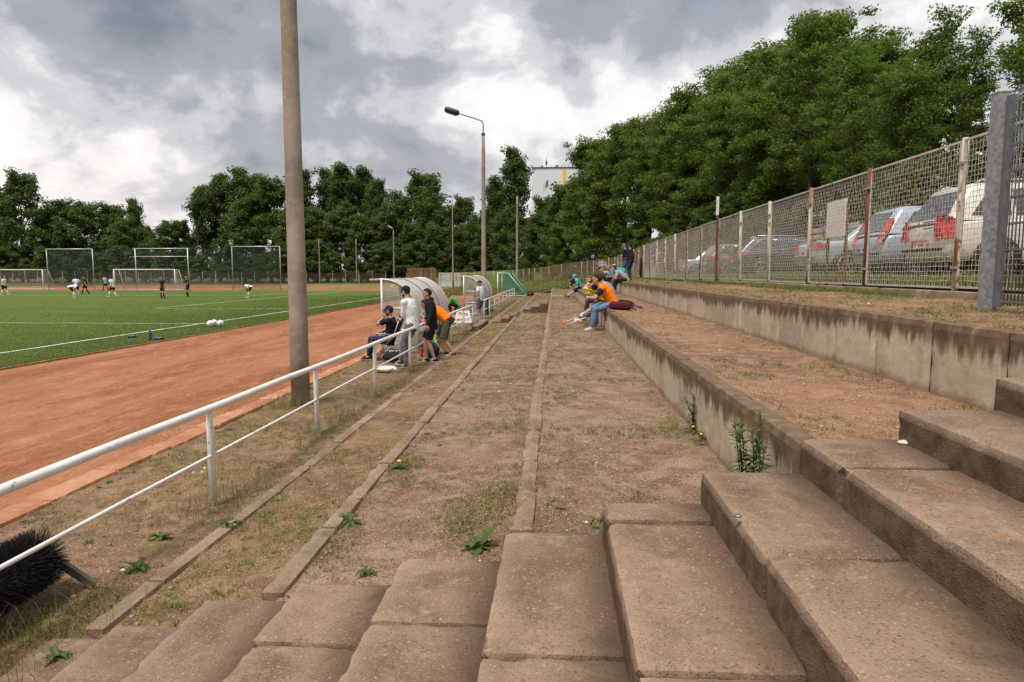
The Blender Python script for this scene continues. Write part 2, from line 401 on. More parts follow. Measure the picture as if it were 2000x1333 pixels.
M_kerb = concrete_mat('kerb_concrete', (0.31, 0.225, 0.155), (0.19, 0.125, 0.082), (0.42, 0.32, 0.235), 0.8)
M_tile = concrete_mat('clay_tile', (0.50, 0.255, 0.145), (0.36, 0.155, 0.080), (0.58, 0.35, 0.22), 0.4)
M_pole = concrete_mat('pole_concrete', (0.36, 0.31, 0.25), (0.25, 0.205, 0.16), (0.45, 0.39, 0.32), 0.35)

def painted_metal(name, col, rust=0.35, scale=14.0, rough=0.5, rustcol=(0.20, 0.065, 0.022)):
    m, nt, b, out = new_mat(name); g = G(nt); p = g.pos()
    n = g.noise(p, scale, 6, 0.68, 0.4); n2 = g.noise(p, 1.7, 3, 0.5)
    f = g.step(g.math('ADD', n, g.math('MULTIPLY', n2, 0.35)), 0.86-rust*0.36, 0.92-rust*0.30)
    d = g.noise(p, 5, 5, 0.6)
    c = g.mix(g.step(d, 0.35, 0.7), tuple(k*0.86 for k in col), col)
    g.put(b.inputs['Base Color'], g.mix(f, c, g.mix(g.noise(p, 40, 3), rustcol, tuple(k*1.7 for k in rustcol))))
    b.inputs['Roughness'].default_value = rough; b.inputs['Specular IOR Level'].default_value = 0.4
    g.put(b.inputs['Normal'], g.bump(n, 0.15, 0.004)); return m
M_white = painted_metal('white_paint', (0.80, 0.79, 0.76), 0.17, 16)
M_fence = painted_metal('fence_paint', (0.56, 0.51, 0.43), 0.30, 9)
M_fence_rust = painted_metal('fence_rust', (0.40, 0.31, 0.20), 0.55, 7, 0.5, (0.20, 0.09, 0.04))
M_post = painted_metal('post_paint', (0.50, 0.44, 0.36), 0.50, 3.2, 0.7, (0.20, 0.075, 0.03))
M_post_dark = painted_metal('post_rust', (0.17, 0.07, 0.035), 0.9, 6, 0.8, (0.11, 0.035, 0.016))
M_farfence = painted_metal('old_fence', (0.16, 0.145, 0.11), 0.5, 5, 0.8)
M_galv = plain('galvanised', (0.30, 0.31, 0.32), 0.55, 0.28, 22, metal=0.35)
M_grey = plain('grey_paint', (0.13, 0.14, 0.15), 0.5, 0.12, 10)
M_alu = plain('aluminium', (0.55, 0.55, 0.54), 0.4, 0.1, 6, metal=0.5)
M_black = plain('black_plastic', (0.018, 0.018, 0.02), 0.5, 0.2)
M_rubber = plain('rubber', (0.022, 0.021, 0.02), 0.8, 0.2)
M_dark = plain('dark_soil', (0.06, 0.04, 0.03), 0.95, 0.3)
# ================================================================== SETTING
def rough_box_mesh(name, sx, sy, sz, res, mat, seed, chip=0.022, bev=0.006, amp=0.0025):
    rnd = random.Random(seed); nx, ny, nz = [max(2, int(round(s/res))) for s in (sx, sy, sz)]
    idx = {}; V = []; F = []
    def vid(i, j, k):
        key = (i, j, k)
        if key not in idx:
            idx[key] = len(V)
            p = Vector((sx*(i/nx-.5), sy*(j/ny-.5), sz*(k/nz-1)))
            n = Vector((-1 if i == 0 else (1 if i == nx else 0), -1 if j == 0 else (1 if j == ny else 0), -1 if k == 0 else (1 if k == nz else 0)))
            cnt = sum(1 for c in n if c)
            q = p*6+Vector((seed*3.1, seed*1.7, 0))
            if cnt >= 2:
                a = bev+chip*max(0, mnoise.noise(q*1.3)+0.30*mnoise.noise(q*5)-0.06)+0.004*rnd.random()
                p = p-n*a
            else: p = p+n*amp*mnoise.noise(q*2)
            V.append(p)
        return idx[key]
    for a, b, fix in ((0, 1, 2), (1, 2, 0), (2, 0, 1)):
        N3 = (nx, ny, nz)
        for side in (0, N3[fix]):
            for u in range(N3[a]):
                for v in range(N3[b]):
                    q = []
                    for du, dv in ((0, 0), (1, 0), (1, 1), (0, 1)):
                        c = [0, 0, 0]; c[a] = u+du; c[b] = v+dv; c[fix] = side; q.append(vid(*c))
                    F.append(q if side else q[::-1])
    me = bpy.data.meshes.new(name); me.from_pydata([tuple(p) for p in V], [], F); me.materials.append(mat); me.update()
    return me

Y0 = 3.55                     # where the near stairs meet the terraces
TY1 = 62.0                    # far end of the terraces
KX = [-2.72, -1.655, -0.24]    # left faces of the three kerbs
KZ = [0.03, 0.30, 0.70]       # their tops
WX = [1.27, 2.83]             # left faces of the two seat walls
WZ = [1.22, 1.74]
FX = 5.5                      # line of the mesh fence
def fence_z(y):
    return np.interp(y, [-10, 20, 38, 47.4, 62, 72, 83, 102, 116, 128], [1.85, 1.85, 1.77, 1.68, 1.45, 1.35, 1.28, 0.88, 0.45, 0.05])
FENCE = [(5.5, -2.7), (5.5, 47.4), (5.4, 62), (4.3, 72), (2.2, 83), (-1.8, 102), (-7.2, 116), (-17, 126), (-30, 132)]

# big sheet out to the horizon
def gz_far(X, Y):
    return -0.06+0*X
big = sheet('ground', -1500, 1500, -800, 2200, gz_far, 100, 100, turf_mat('meadow', (0.05, 0.075, 0.018), (0.075, 0.09, 0.025), (0.09, 0.10, 0.03), 6))
# verge between the cinder track and the first kerb
sheet('verge', -4.9, KX[0]+0.05, -6, 75, lambda X, Y: 0.0+0.05*(fbm(X*0.9, Y*0.9, 5)-0.5)-0.012+0.025*(fbm(X*6, Y*6, 7)-0.5), 0.09, np.concatenate([np.arange(-6, 12, 0.09), np.arange(12, 30, 0.25), np.arange(30, 76, 1.0)]), M_verge)
# cinder track: one sheet, straight plus the bend and the area behind the goal
def track_sheet():
    mb = MB()
    cx, cy, ro = -48.0, 73.0, 43.2
    pts = [(-4.8, -10)]+[(cx+ro*math.cos(a), cy+ro*math.sin(a)) for a in np.linspace(0, PI, 48)]+[(cx-ro, -10)]
    mb.add([(x, y, -0.012) for x, y in pts], [tuple(range(len(pts)))])
    return struct(mb.build('running_track', M_track))
track_sheet()
PX1 = -12.05                  # right edge of the pitch turf
sheet('pitch', -84, PX1, -10, 77.2, lambda X, Y: 0.012+0.03*(fbm(X*0.5, Y*0.5, 3)-0.5)*np.clip((PX1-X)*2, 0, 1), 0.7, 0.7, M_turf)
# slope of grass at the far end of the terraces and round the bend
def bank_z(X, Y):
    fx = np.interp(Y, [p[1] for p in FENCE], [p[0] for p in FENCE]); fz = fence_z(Y)-0.02
    x0 = np.interp(Y, [55, 73, 90, 105, 116, 140], [-4.0, -4.4, -8, -18, -38, -60])
    t = np.clip((X-x0)/np.maximum(fx-x0, 0.5), 0, 1.25); t = t*t*(3-2*np.minimum(t, 1))
    return -0.02+fz*np.clip(t, 0, 1.05)+0.10*(fbm(X*0.5, Y*0.5, 11)-0.5)
sheet('grass_bank', -45, 9, TY1-0.6, 134, bank_z, 0.6, 0.6, M_bank)
# soil of the terraces
ysd = np.concatenate([np.arange(Y0-0.25, 9, 0.06), np.arange(9, 20, 0.14), np.arange(20, TY1+0.5, 0.5)])
def tier(name, x0, x1, z, mat, y1=TY1, sag=0.03, cross=0.0):
    def zf(X, Y):
        u = (X-x0)/(x1-x0)
        return z+cross*(u)-sag*(4*u*(1-u))*0.5+0.05*(fbm(X*1.1, Y*0.8, 21)-0.5)+0.022*(fbm(X*7, Y*7, 31)-0.5)
    return sheet(name, x0, x1, Y0-0.2, y1, zf, 0.07, np.append(ysd[ysd < y1], y1), mat)
tier('terrace_ground', KX[0]+0.10, KX[1]+0.03, 0.018, M_verge, cross=0.05)
tier('terrace_ground', KX[1]+0.10, KX[2]+0.03, 0.268, M_soil, cross=0.03)
tier('terrace_ground', KX[2]+0.11, WX[0]+0.05, 0.665, M_soil, y1=TY1+6)
tier('terrace_ground', WX[0]+0.13, WX[1]+0.05, 1.20, M_soil_red, y1=TY1-6)
tier('terrace_ground', WX[1]+0.13, FX-0.02, 1.725, M_soil_red, y1=TY1-8, cross=0.03)
# parking strip and wooded slope behind the fence
def park_z(X, Y):
    fx = np.interp(Y, [p[1] for p in FENCE], [p[0] for p in FENCE]); d = X-fx
    fz = fence_z(Y)
    up = np.clip((d-6.6)/1.9, 0, 1); up = up*up*(3-2*up)
    far = np.clip((d-9)/30, 0, 1)
    return fz+0.03+0.12*np.clip(d/1.2, 0, 1)+1.75*up+1.6*far+0.10*(fbm(X*0.6, Y*0.6, 41)-0.5)*np.clip(d, 0, 1)
def parking_mat():
    m, nt, b, out = new_mat('parking'); g = G(nt); p = g.pos()
    s = g.N('ShaderNodeSeparateXYZ'); g.put(s.inputs[0], p)
    n = g.noise(p, 2.2, 6, 0.65); f = g.noise(p, 40, 5, 0.7)
    grass = g.mix(g.step(f, 0.35, 0.65), (0.05, 0.085, 0.018), (0.13, 0.17, 0.04))
    grav = g.mix(g.step(f, 0.3, 0.7), (0.12, 0.105, 0.09), (0.27, 0.24, 0.21))
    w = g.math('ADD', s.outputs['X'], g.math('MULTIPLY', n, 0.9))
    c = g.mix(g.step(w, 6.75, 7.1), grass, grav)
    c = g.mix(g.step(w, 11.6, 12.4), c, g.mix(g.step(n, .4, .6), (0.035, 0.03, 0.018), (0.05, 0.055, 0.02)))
    g.put(b.inputs['Base Color'], c); b.inputs['Roughness'].default_value = 0.95
    g.put(b.inputs['Normal'], g.bump(f, 0.8, 0.02)); return m
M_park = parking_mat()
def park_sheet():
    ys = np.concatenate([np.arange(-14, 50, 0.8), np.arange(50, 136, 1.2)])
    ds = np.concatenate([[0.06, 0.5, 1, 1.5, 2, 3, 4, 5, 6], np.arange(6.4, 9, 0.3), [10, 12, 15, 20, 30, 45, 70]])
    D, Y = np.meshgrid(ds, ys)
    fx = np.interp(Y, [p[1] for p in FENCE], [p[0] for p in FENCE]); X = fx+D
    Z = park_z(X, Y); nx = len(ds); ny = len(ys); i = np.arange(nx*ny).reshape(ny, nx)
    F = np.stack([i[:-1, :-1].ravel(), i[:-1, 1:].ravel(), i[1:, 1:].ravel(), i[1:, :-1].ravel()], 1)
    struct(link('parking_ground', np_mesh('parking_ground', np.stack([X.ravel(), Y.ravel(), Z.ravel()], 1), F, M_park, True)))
park_sheet()

# pitch markings, thin sheets on the turf
M_line = plain('line_paint', (0.62, 0.64, 0.56), 0.9, 0.25, 3.0)
def marking(a, b, w=0.12, z=0.035):
    a = Vector((a[0], a[1], z)); b = Vector((b[0], b[1], z)); d = (b-a).normalized(); n = Vector((-d.y, d.x, 0))*w/2
    k = max(1, int((b-a).length/0.7)); mb = MB(); vs = []
    for i in range(k+1):
        p = a+(b-a)*i/k
        zz = 0.012+0.03*(float(fbm(p.x*0.5, p.y*0.5, 3))-0.5)*min(1, max(0, (PX1-p.x)*2))+0.012
        for s in (-1, 1):
            q = p+n*s; vs.append((q.x, q.y, zz))
    mb.add(vs, [(2*i, 2*i+1, 2*i+3, 2*i+2) for i in range(k)])
    return struct(mb.build('pitch_marking', M_line))
TX = -14.4
marking((TX, -8), (TX, 77)); marking((-80, 76.9), (TX, 76.9)); marking((-80, 27.0), (TX-.07, 27.0), 0.10)
marking((-23.3, 38.6), (-23.3, 76.8), 0.10); marking((-23.2, 38.6), (TX-.07, 38.6), 0.08)
marking((-67.6, 60.4), (-27.3, 60.4), 0.12); marking((-27.3, 60.5), (-27.3, 76.8), 0.12)

# kerb of the pitch side of the track
mb = MB(); mb.box((PX1+0.03, 33.5, 0.0), (0.055, 87, 0.06)); struct(mb.build('track_kerb', M_tile))

# clay edging slabs along the near side of the track
te = thing('track_edging', 'row of worn terracotta slabs edging the near side of the cinder track', 'edging', (-4.72, 0, 0))
tm = [rough_box_mesh('edging_slab', 0.28, 0.97, 0.08, 0.07, M_tile, 300+i, 0.02, 0.006) for i in range(3)]
rnd = random.Random(4)
for i in range(58):
    o = link('slab', tm[i % 3], te, (rnd.uniform(-.02, .02), 2.3+i*1.0, 0.030+rnd.uniform(-.012, .008)))
    o.rotation_euler = (rnd.uniform(-.008, .008), rnd.uniform(-.02, .02), rnd.uniform(-.02, .02))

# kerb stones of the terraces
klabel = ['lowest row of kerb stones, along the foot of the white railing', 'middle row of narrow kerb stones between the two lower dirt terraces', 'highest row of kerb stones, in front of the seated people']
km = [rough_box_mesh('kerb_stone', 0.125, 1.0, 0.24, 0.05, M_kerb, 40+i, 0.02, 0.006) for i in range(6)]
for r in range(3):
    t = thing('kerb_row', klabel[r], 'kerb', (KX[r], 0, KZ[r]), 0, 'terrace kerbs')
    rnd = random.Random(50+r); y = Y0+0.06
    while y < TY1-0.5:
        L = rnd.choice([1.0, 1.0, 0.8, 0.62]) if y < 12 else 1.0
        o = link('kerb_stone', km[rnd.randrange(6)], t, (0.0625+rnd.uniform(-.008, .008), y+L/2, 0.012+rnd.uniform(-.010, .010)))
        o.scale = (rnd.uniform(0.95, 1.12), L-0.006, (1, 1.6, 2.3)[r]); o.rotation_euler = (rnd.uniform(-.006, .006), rnd.uniform(-.03, .03), rnd.uniform(-.008, .008))
        y += L+0.004

# seat walls
wlabel = ['low concrete block wall the boys sit on, with soil on top', 'upper stained concrete block wall below the mesh fence']
wm = [rough_box_mesh('wall_block', 0.15, 0.852, 0.66, 0.055, M_wall, 60+i, 0.014, 0.007) for i in range(4)]
for r in range(2):
    # blocks have their origin at the top; shift so object z=0 is at the foot
    t = thing('block_wall', wlabel[r], 'wall', (WX[r], 0, WZ[r]-0.54), 0, 'terrace walls')
    rnd = random.Random(80+r); y = Y0+0.02; n = 0
    MB().box((0.078, (Y0+TY1-5)/2, 0.22), (0.10, TY1-5-Y0-.1, 0.60)).build('joint_shade', M_dark, t)  # dark backing added so the open joints look like shaded recesses
    while y < (TY1-5):
        o = link('wall_block', wm[rnd.randrange(4)], t, (0.075+rnd.uniform(-.005, .005), y+0.435, 0.54+rnd.uniform(-.007, .007)))
        o.rotation_euler = (rnd.uniform(-.003, .003), rnd.uniform(-.006, .006), rnd.uniform(-.004, .004))
        y += 0.874; n += 1

# near stairs: each tread a row of rough blocks
treads = [(-2.87, 0.03), (-2.46, 0.13), (-1.945, 0.28), (-1.385, 0.417), (-0.822, 0.55), (-0.262, 0.722), (0.257, 0.90), (0.767, 1.08), (1.267, 1.25), (1.737, 1.418), (2.21, 1.58), (2.69, 1.745)]
joints = [3.0, 2.3, 2.62, 2.9, 2.86, 2.36, 3.25, 2.45, 3.02, 2.2, 2.8, 2.5]
st = thing('concrete_stairs', 'wide worn concrete stairs in the foreground climbing to the right', 'stairs', (0, 0, 0))
for i, (x, z) in enumerate(treads):
    w = (treads[i+1][0]-x) if i+1 < len(treads) else 0.5
    rnd = random.Random(900+i)
    ys = [Y0+rnd.uniform(-.03, .03), joints[i]]
    while ys[-1] > -0.9: ys.append(ys[-1]-1.26)
    for a, b_ in zip(ys[:-1], ys[1:]):
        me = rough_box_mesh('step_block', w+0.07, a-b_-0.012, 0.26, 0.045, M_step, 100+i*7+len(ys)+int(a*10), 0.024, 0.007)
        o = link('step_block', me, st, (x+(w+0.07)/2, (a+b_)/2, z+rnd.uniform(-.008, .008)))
        o.rotation_euler = (rnd.uniform(-.004, .004), rnd.uniform(-.006, .006), rnd.uniform(-.005, .005))
mb = MB()
for i, (x, z) in enumerate(treads):
    w = (treads[i+1][0]-x) if i+1 < len(treads) else 0.7
    mb.box((x+w/2+0.1, 0.9, z-0.2-0.45), (w, 4.6, 0.9))
struct(mb.build('stair_base', M_dark))

# far stairs: loose treads between the terrace levels
M_step2 = M_kerb
fs = thing('concrete_stairs', 'distant narrow concrete steps linking the lower terraces past the railing gap', 'stairs', (0, 0, 0))
def fstep(x0, x1, y0, y1, z): 
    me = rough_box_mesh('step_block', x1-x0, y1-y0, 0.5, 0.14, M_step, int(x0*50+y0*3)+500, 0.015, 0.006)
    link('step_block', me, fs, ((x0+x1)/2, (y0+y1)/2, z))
fstep(-3.22, -2.98, 24.2, 27.6, 0.07); fstep(-2.98, -2.68, 24.4, 27.8, 0.19)
fstep(-2.58, -2.2, 28.0, 31.2, 0.10); fstep(-2.2, -1.85, 28.0, 31.2, 0.22); fstep(-1.85, -1.56, 28.0, 31.2, 0.36)
fstep(-1.46, -1.05, 32.0, 36.0, 0.40); fstep(-1.05, -0.62, 31.4, 36.0, 0.56); fstep(-0.62, -0.22, 31.0, 36.0, 0.72)
mb = MB(); mb.box((0.15, 41.5, 0.70), (0.75, 0.16, 0.10)); tag(mb.build('wooden_plank', plain('plank', (0.42, 0.36, 0.30), 0.9)), 'short weathered plank lying across the terrace by the far kerb', 'plank')
# ================================================================== RAILING, FENCES, POLES
RX = -3.09; RH = 0.885
def railing(label, ys, y0, y1):
    t = thing('railing', label, 'railing', (RX, y0, 0), 0, 'white tube railings')
    n = max(2, int((y1-y0)/1.5)); rnd = random.Random(int(y1))
    pts = [(rnd.uniform(-.006, .006), (y1-y0)*i/n, RH+rnd.uniform(-.006, .006)) for i in range(n+1)]
    MB().tube(pts, 0.033, 12).build('top_rail', M_white, t, True)
    MB().tube([(0.0, p[1], 0.455+rnd.uniform(-.006, .006)) for p in pts], 0.0155, 8).build('lower_rail', M_white, t, True)
    pm = MB().tube([(0, 0, -0.25), (0, 0, 0.70), (0, 0, 0.84), (0, 0, RH-0.02)], [(0.033, 0.033), (0.033, 0.033), (0.036, 0.022), (0.038, 0.016)], 12, ex=(0, 1, 0)).mesh('rail_post', M_white, True, True)
    for y in ys:
        o = link('rail_post', pm, t, (0, y-y0, 0)); o.rotation_euler = (rnd.uniform(-.012, .012), rnd.uniform(-.012, .012), 0)
railing('near white tube railing running along the track from the foreground', [3.0, 5.87, 8.62, 11.5, 14.4, 17.3, 20.3, 23.1, 25.9], -3, 26.0)
railing('second white tube railing, beyond the gap, ending at the green net goal', [30.0, 32.6, 35.4, 38.2, 41.2, 44.2, 47.2, 50.2, 53.0], 29.9, 53.1)

# --- mesh fence
PH, PW = 1.97, 2.75
def panel_meshes(tag_, nx, nz, r, frame, mat):
    f = MB()
    for y in (0.05, PW-0.05): f.box((0, y, PH/2+0.05), (0.028, 0.028, PH))
    for z in (0.05, PH+0.05): f.box((0, PW/2, z), (0.028, PW-0.07, 0.028))
    fm = f.mesh('panel_frame', mat, False, True)
    V = []; F = []
    def wire(pts, r):
        o = len(V); n = len(pts)
        for p in pts:
            if abs(pts[0][1]-pts[-1][1]) > 0.5: c = ((r, 0, 0), (0, 0, r), (-r, 0, 0), (0, 0, -r))
            else: c = ((r, 0, 0), (0, r, 0), (-r, 0, 0), (0, -r, 0))
            V.extend([(p[0]+a[0], p[1]+a[1], p[2]+a[2]) for a in c])
        for i in range(n-1):
            for j in range(4): F.append((o+i*4+j, o+i*4+(j+1) % 4, o+i*4+4+(j+1) % 4, o+i*4+4+j))
    rnd = random.Random(nx)
    y0, y1, z0, z1 = 0.065, PW-0.065, 0.065, PH+0.035
    for i in range(1, nx):
        y = y0+(y1-y0)*i/nx
        k = nz//2
        wire([((0.006 if (i+j) % 2 else -0.006)*(1 if nx > 25 else 0), y+rnd.uniform(-.006, .006), z0+(z1-z0)*j/k) for j in range(k+1)], r)
    for i in range(1, nz):
        z = z0+(z1-z0)*i/nz; k = nx//2
        wire([((-0.006 if (i+j) % 2 else 0.006)*(1 if nx > 25 else 0), y0+(y1-y0)*j/k, z+rnd.uniform(-.006, .006)) for j in range(k+1)], r)
    wmesh = np_mesh('wire_mesh', V, F, mat)
    return fm, wmesh
pmA = panel_meshes('a', 36, 28, 0.0035, True, M_fence)
pmR = panel_meshes('r', 36, 28, 0.0034, True, M_fence_rust)
pmF = panel_meshes('f', 14, 12, 0.009, True, M_farfence)
postA = MB().tube([(0, 0, -0.3), (0, 0, 2.06)], 0.042, 10).mesh('fence_post', M_post, True, True)
postB = MB().tube([(0, 0, -0.3), (0, 0, 2.06)], 0.042, 10).mesh('fence_post', M_post_dark, True, True)
postF = MB().box((0, 0, 1.1), (0.09, 0.09, 2.6)).mesh('fence_post', M_post, False, True)
clamp = MB().box((-0.03, 0, 0), (0.05, 0.13, 0.035)).mesh('clamp', M_galv, False, True)
def poly_points(poly, start, step):
    pts = []; acc = 0; seg = []
    P = [Vector((a, b)) for a, b in poly]
    d = start
    for a, b in zip(P[:-1], P[1:]):
        L = (b-a).length
        while d <= L: pts.append(a+(b-a)*d/L); d += step
        d -= L
    return pts
def fence(label, pts, zf, kind, name='mesh_fence'):
    t = thing(name, label, 'fence', (pts[0].x, pts[0].y, float(zf(pts[0].y))))
    base = t.location.copy(); rnd = random.Random(len(pts))
    for i, p in enumerate(pts):
        z = float(zf(p.y)); k = kind(i, p)
        dark = rnd.random() < 0.25
        o = link('fence_post', postF if k == 'f' else (postB if dark else postA), t, (p.x-base.x, p.y-base.y, z-base.z))
        o.rotation_euler = (rnd.uniform(-.012, .012), rnd.uniform(-.012, .012), 0)
        if k != 'f':
            for zz in (0.32, 1.72): link('clamp', clamp, o, (0, 0, zz))
        if i+1 < len(pts):
            q = pts[i+1]; z2 = float(zf(q.y)); L = (q-p).length
            fm, wmsh = {'a': pmA, 'r': pmR, 'f': pmF}[k]
            fr = link('fence_panel', fm, t, (p.x-base.x, p.y-base.y, z-base.z+rnd.uniform(-.01, .01)))
            fr.rotation_euler = (math.atan2(z2-z, L), 0, math.atan2(q.y-p.y, q.x-p.x)-PI/2); fr.scale = (1, L/PW, 1)
            w = link('wire_mesh', wmsh, fr); w['kind'] = 'stuff'
    return t
fp = poly_points(FENCE, 1.48, PW)
i0 = 0
fence('pale rusty wire mesh fence running between the terraces and the parked cars', fp, fence_z, lambda i, p: 'a' if p.y < 42 else 'r')
ffp = poly_points([(-33, 132.6), (-60, 135), (-150, 137)], 0, 2.75)
fence('dark weathered mesh fence crossing behind the far goal below the trees', ffp, lambda y: 0.0, lambda i, p: 'f')

# concrete plinth under the mesh fence
pl = thing('fence_plinth', 'low concrete plinth along the foot of the mesh fence', 'plinth', (FX-0.07, 0, 1.84))
plm = [rough_box_mesh('plinth_block', 0.12, 2.73, 0.22, 0.12, M_kerb, 400+i, 0.02, 0.008) for i in range(3)]
for i in range(17):
    y = -2+i*2.75; o = link('plinth_block', plm[i % 3], pl, (0, y+1.4, float(fence_z(y+1.4))-1.84-0.0)); 

# near galvanised gate post and grey bar mat panel
gp = thing('steel_fence', 'grey double-bar steel fence panel on a thick galvanised post at the right edge', 'fence', (4.22, 6.95, 1.74))
MB().box((0, 0, 0.975), (0.115, 0.115, 2.15)).build('post', M_galv, gp)
MB().box((0, 0, 2.056), (0.123, 0.123, 0.012)).build('post_cap', M_galv, gp)
MB().box((0, -2.55, 0.975), (0.115, 0.115, 2.15)).build('post', M_galv, gp)
MB().box((0.035, -0.10, 1.02), (0.05, 0.06, 1.98)).build('gate_stile', M_grey, gp)
for k in range(9):
    z = 0.09+k*0.242
    for dx in (0.004, 0.056):
        MB().bar((dx, -0.16, z), (dx, -2.46, z), 0.016).build('cross_bar', M_grey, gp)
for k in range(46):
    y = -0.2-k*0.05
    MB().tube([(0.03, y, 0.05), (0.03, y, 2.07)], 0.0065, 6).build('upright_bar', M_grey, gp, True)

# tall marker post at the fence, white reflective top
p = px_(1398, 545, 5.38)
t = thing('marker_post', 'tall dark rusty post with a white top standing at the mesh fence', 'post', (5.38, p.y, float(fence_z(p.y))))
MB().box((0, 0, 1.0), (0.07, 0.07, 2.3)).build('shaft', M_post_dark, t)
MB().box((-0.02, 0.03, 2.46), (0.05, 0.05, 0.62)).build('white_sleeve', M_white, t)
MB().box((0.0, -0.035, 2.46), (0.04, 0.05, 0.6)).build('white_sleeve', M_white, t)

# white board behind the fence
p1 = px_(1614, 466, 5.75); p2 = px_(1650, 462, 5.75); zt = px_(1632, 393, 5.75).z
t = thing('notice_board', 'blank white board on rusty posts behind the mesh fence', 'board', (5.75, (p1.y+p2.y)/2, float(park_z(np.array(5.75), np.array(p1.y)))))
w = abs(p1.y-p2.y); zb = t.location.z
MB().box((0, 0, (p1.z+zt)/2-zb), (0.03, w, zt-p1.z)).build('panel', plain('board_white', (0.72, 0.71, 0.68), 0.6, 0.06), t)
for s in (-1, 1):
    MB().box((0.03, s*(w/2-0.02), (zt-zb)/2-0.1), (0.05, 0.05, zt-zb)).build('post', M_post_dark, t)

# lamp poles
def pole(x, y, H, label, r0=0.155, r1=0.085, lamp='arm', az=PI, z=0.0):
    t = thing('lamp_pole', label, 'lamp pole', (x, y, z), 0, 'concrete lamp poles')
    n = 9; rnd = random.Random(int(y*10))
    MB().tube([(0, 0, H*i/n-0.1*(i == 0)) for i in range(n+1)], [r0+(r1-r0)*i/n for i in range(n+1)], 20).build('shaft', M_pole, t, True)
    c, s = math.cos(az), math.sin(az)
    if lamp == 'arm':
        pts = [(0, 0, H-0.05), (0, 0, H+0.5)]
        for k in range(1, 6):
            a = k/5*R(72); pts.append(((0.28-0.28*math.cos(a))*c, (0.28-0.28*math.cos(a))*s, H+0.5+0.28*math.sin(a)))
        e = Vector(pts[-1]); d = Vector((math.cos(R(18))*c, math.cos(R(18))*s, math.sin(R(18))))
        pts.append(e+d*1.35)
        MB().tube(pts, 0.034, 8).build('arm', M_grey if False else plain('arm_steel', (0.10, 0.095, 0.09), 0.6), t, True)
        MB().tube([(0, 0, H-0.12), (0, 0, H+0.02)], r1+0.012, 16).build('collar', M_black, t, True)
        e2 = e+d*1.30
        m = MB(); x = d; zax = Vector((-math.sin(R(18))*c, -math.sin(R(18))*s, math.cos(R(18)))); yax = zax.cross(x)
        pr = [(0, 0.08, 0.07), (0.06, 0.17, 0.15), (0.16, 0.20, 0.175), (0.7, 0.22, 0.185), (0.86, 0.20, 0.16), (0.90, 0.14, 0.10)]
        m.tube([e2+x*a for a, _, _ in pr], [(b_, c_) for _, b_, c_ in pr], 12, ex=yax)
        h = m.build('lamp_head', M_black, t, True)
        MB().tube([e2+x*0.14-zax*0.165, e2+x*0.74-zax*0.165], [(0.13, 0.03), (0.12, 0.03)], 10, ex=yax).build('diffuser', plain('lamp_glass', (0.20, 0.19, 0.17), 0.2), h, True)
    elif lamp == 'flood':
        hd = MB().tube([(0, 0, H-0.3), (0, 0, H+0.25)], 0.05, 8).build('arm', M_galv, t, True)
        m = MB(); m.tube([Vector((-0.1, 0, H+0.45)), Vector((-0.28, 0, H+0.55)), Vector((-0.95, 0, H+0.95))][::-1], [(0.25, 0.09), (0.35, 0.18), (0.14, 0.12)], 10, ex=(0, 1, 0))
        m.build('lamp_head', M_galv, t, True)
    return t
M_galv_light = M_alu
pp = pz(588, 790, 0)
pole(pp.x, pp.y, 10.3, 'tall thick grey concrete pole standing beside the railing in the foreground', 0.148, 0.105)
p2 = py_(945, 545, 41.5); pole(p2.x, 41.5, 10.35, 'concrete lamp pole with black lamp on a bent arm, behind the second dugout', 0.165, 0.095)
p3 = py_(1010, 540, 74); pole(p3.x, 74, 10.3, 'farther concrete lamp pole with bent arm, beside the green net goal', 0.15, 0.09, z=0.05)
for (x, yb, Y, ztop, lab, lamp) in ((885, 557, 100, 392, 'slim pole with a tilted floodlight standing by the graffiti wall', 'flood'), (770, 553, 118, 452, 'slim far pole with small floodlight left of the wooden fence', 'flood')):
    b_ = py_(x, yb, Y); H = py_(x, ztop, Y).z
    pole(b_.x, Y, H, lab, 0.13, 0.08, lamp)
for x, Y, zt, lab in ((697, 128, 468, 'plain far post without lamp, right of the big foreground pole'), (625, 130, 468, 'plain far post without lamp, close right of the foreground pole')):
    b_ = py_(x, 550, Y); pole(b_.x, Y, py_(x, zt, Y).z, lab, 0.11, 0.09, None)
# ================================================================== TREES
def leaf_mat(name, dark, mid, light, trans=0.35):
    m, nt, b, out = new_mat(name); g = G(nt)
    a = g.N('ShaderNodeAttribute', attribute_name='tint').outputs['Fac']; r = g.rand()
    c = g.mix(g.step(a, 0.0, 0.5), dark, mid); c = g.mix(g.step(a, 0.5, 1.0), c, light)
    c = g.mix(g.step(r, 0, 1, 0, 0.45), c, tuple(k*f for k, f in zip(mid, (0.62, 0.72, 0.85))))
    g.put(b.inputs['Base Color'], c); b.inputs['Roughness'].default_value = 0.55; b.inputs['Specular IOR Level'].default_value = 0.35
    t = g.N('ShaderNodeBsdfTranslucent'); g.put(t.inputs[0], g.mix(0.5, c, (0.10, 0.19, 0.02)))
    mx = g.N('ShaderNodeMixShader'); mx.inputs[0].default_value = trans
    nt.links.new(b.outputs[0], mx.inputs[1]); nt.links.new(t.outputs[0], mx.inputs[2]); nt.links.new(mx.outputs[0], out.inputs[0])
    return m
M_leaf = leaf_mat('leaf', (0.055, 0.095, 0.014), (0.125, 0.185, 0.026), (0.225, 0.285, 0.044), 0.5)
M_leaf_far = leaf_mat('leaf_far', (0.045, 0.078, 0.018), (0.092, 0.138, 0.028), (0.165, 0.21, 0.044), 0.48)
M_leaf_grey = leaf_mat('leaf_poplar', (0.046, 0.076, 0.022), (0.092, 0.136, 0.034), (0.17, 0.215, 0.058), 0.48)
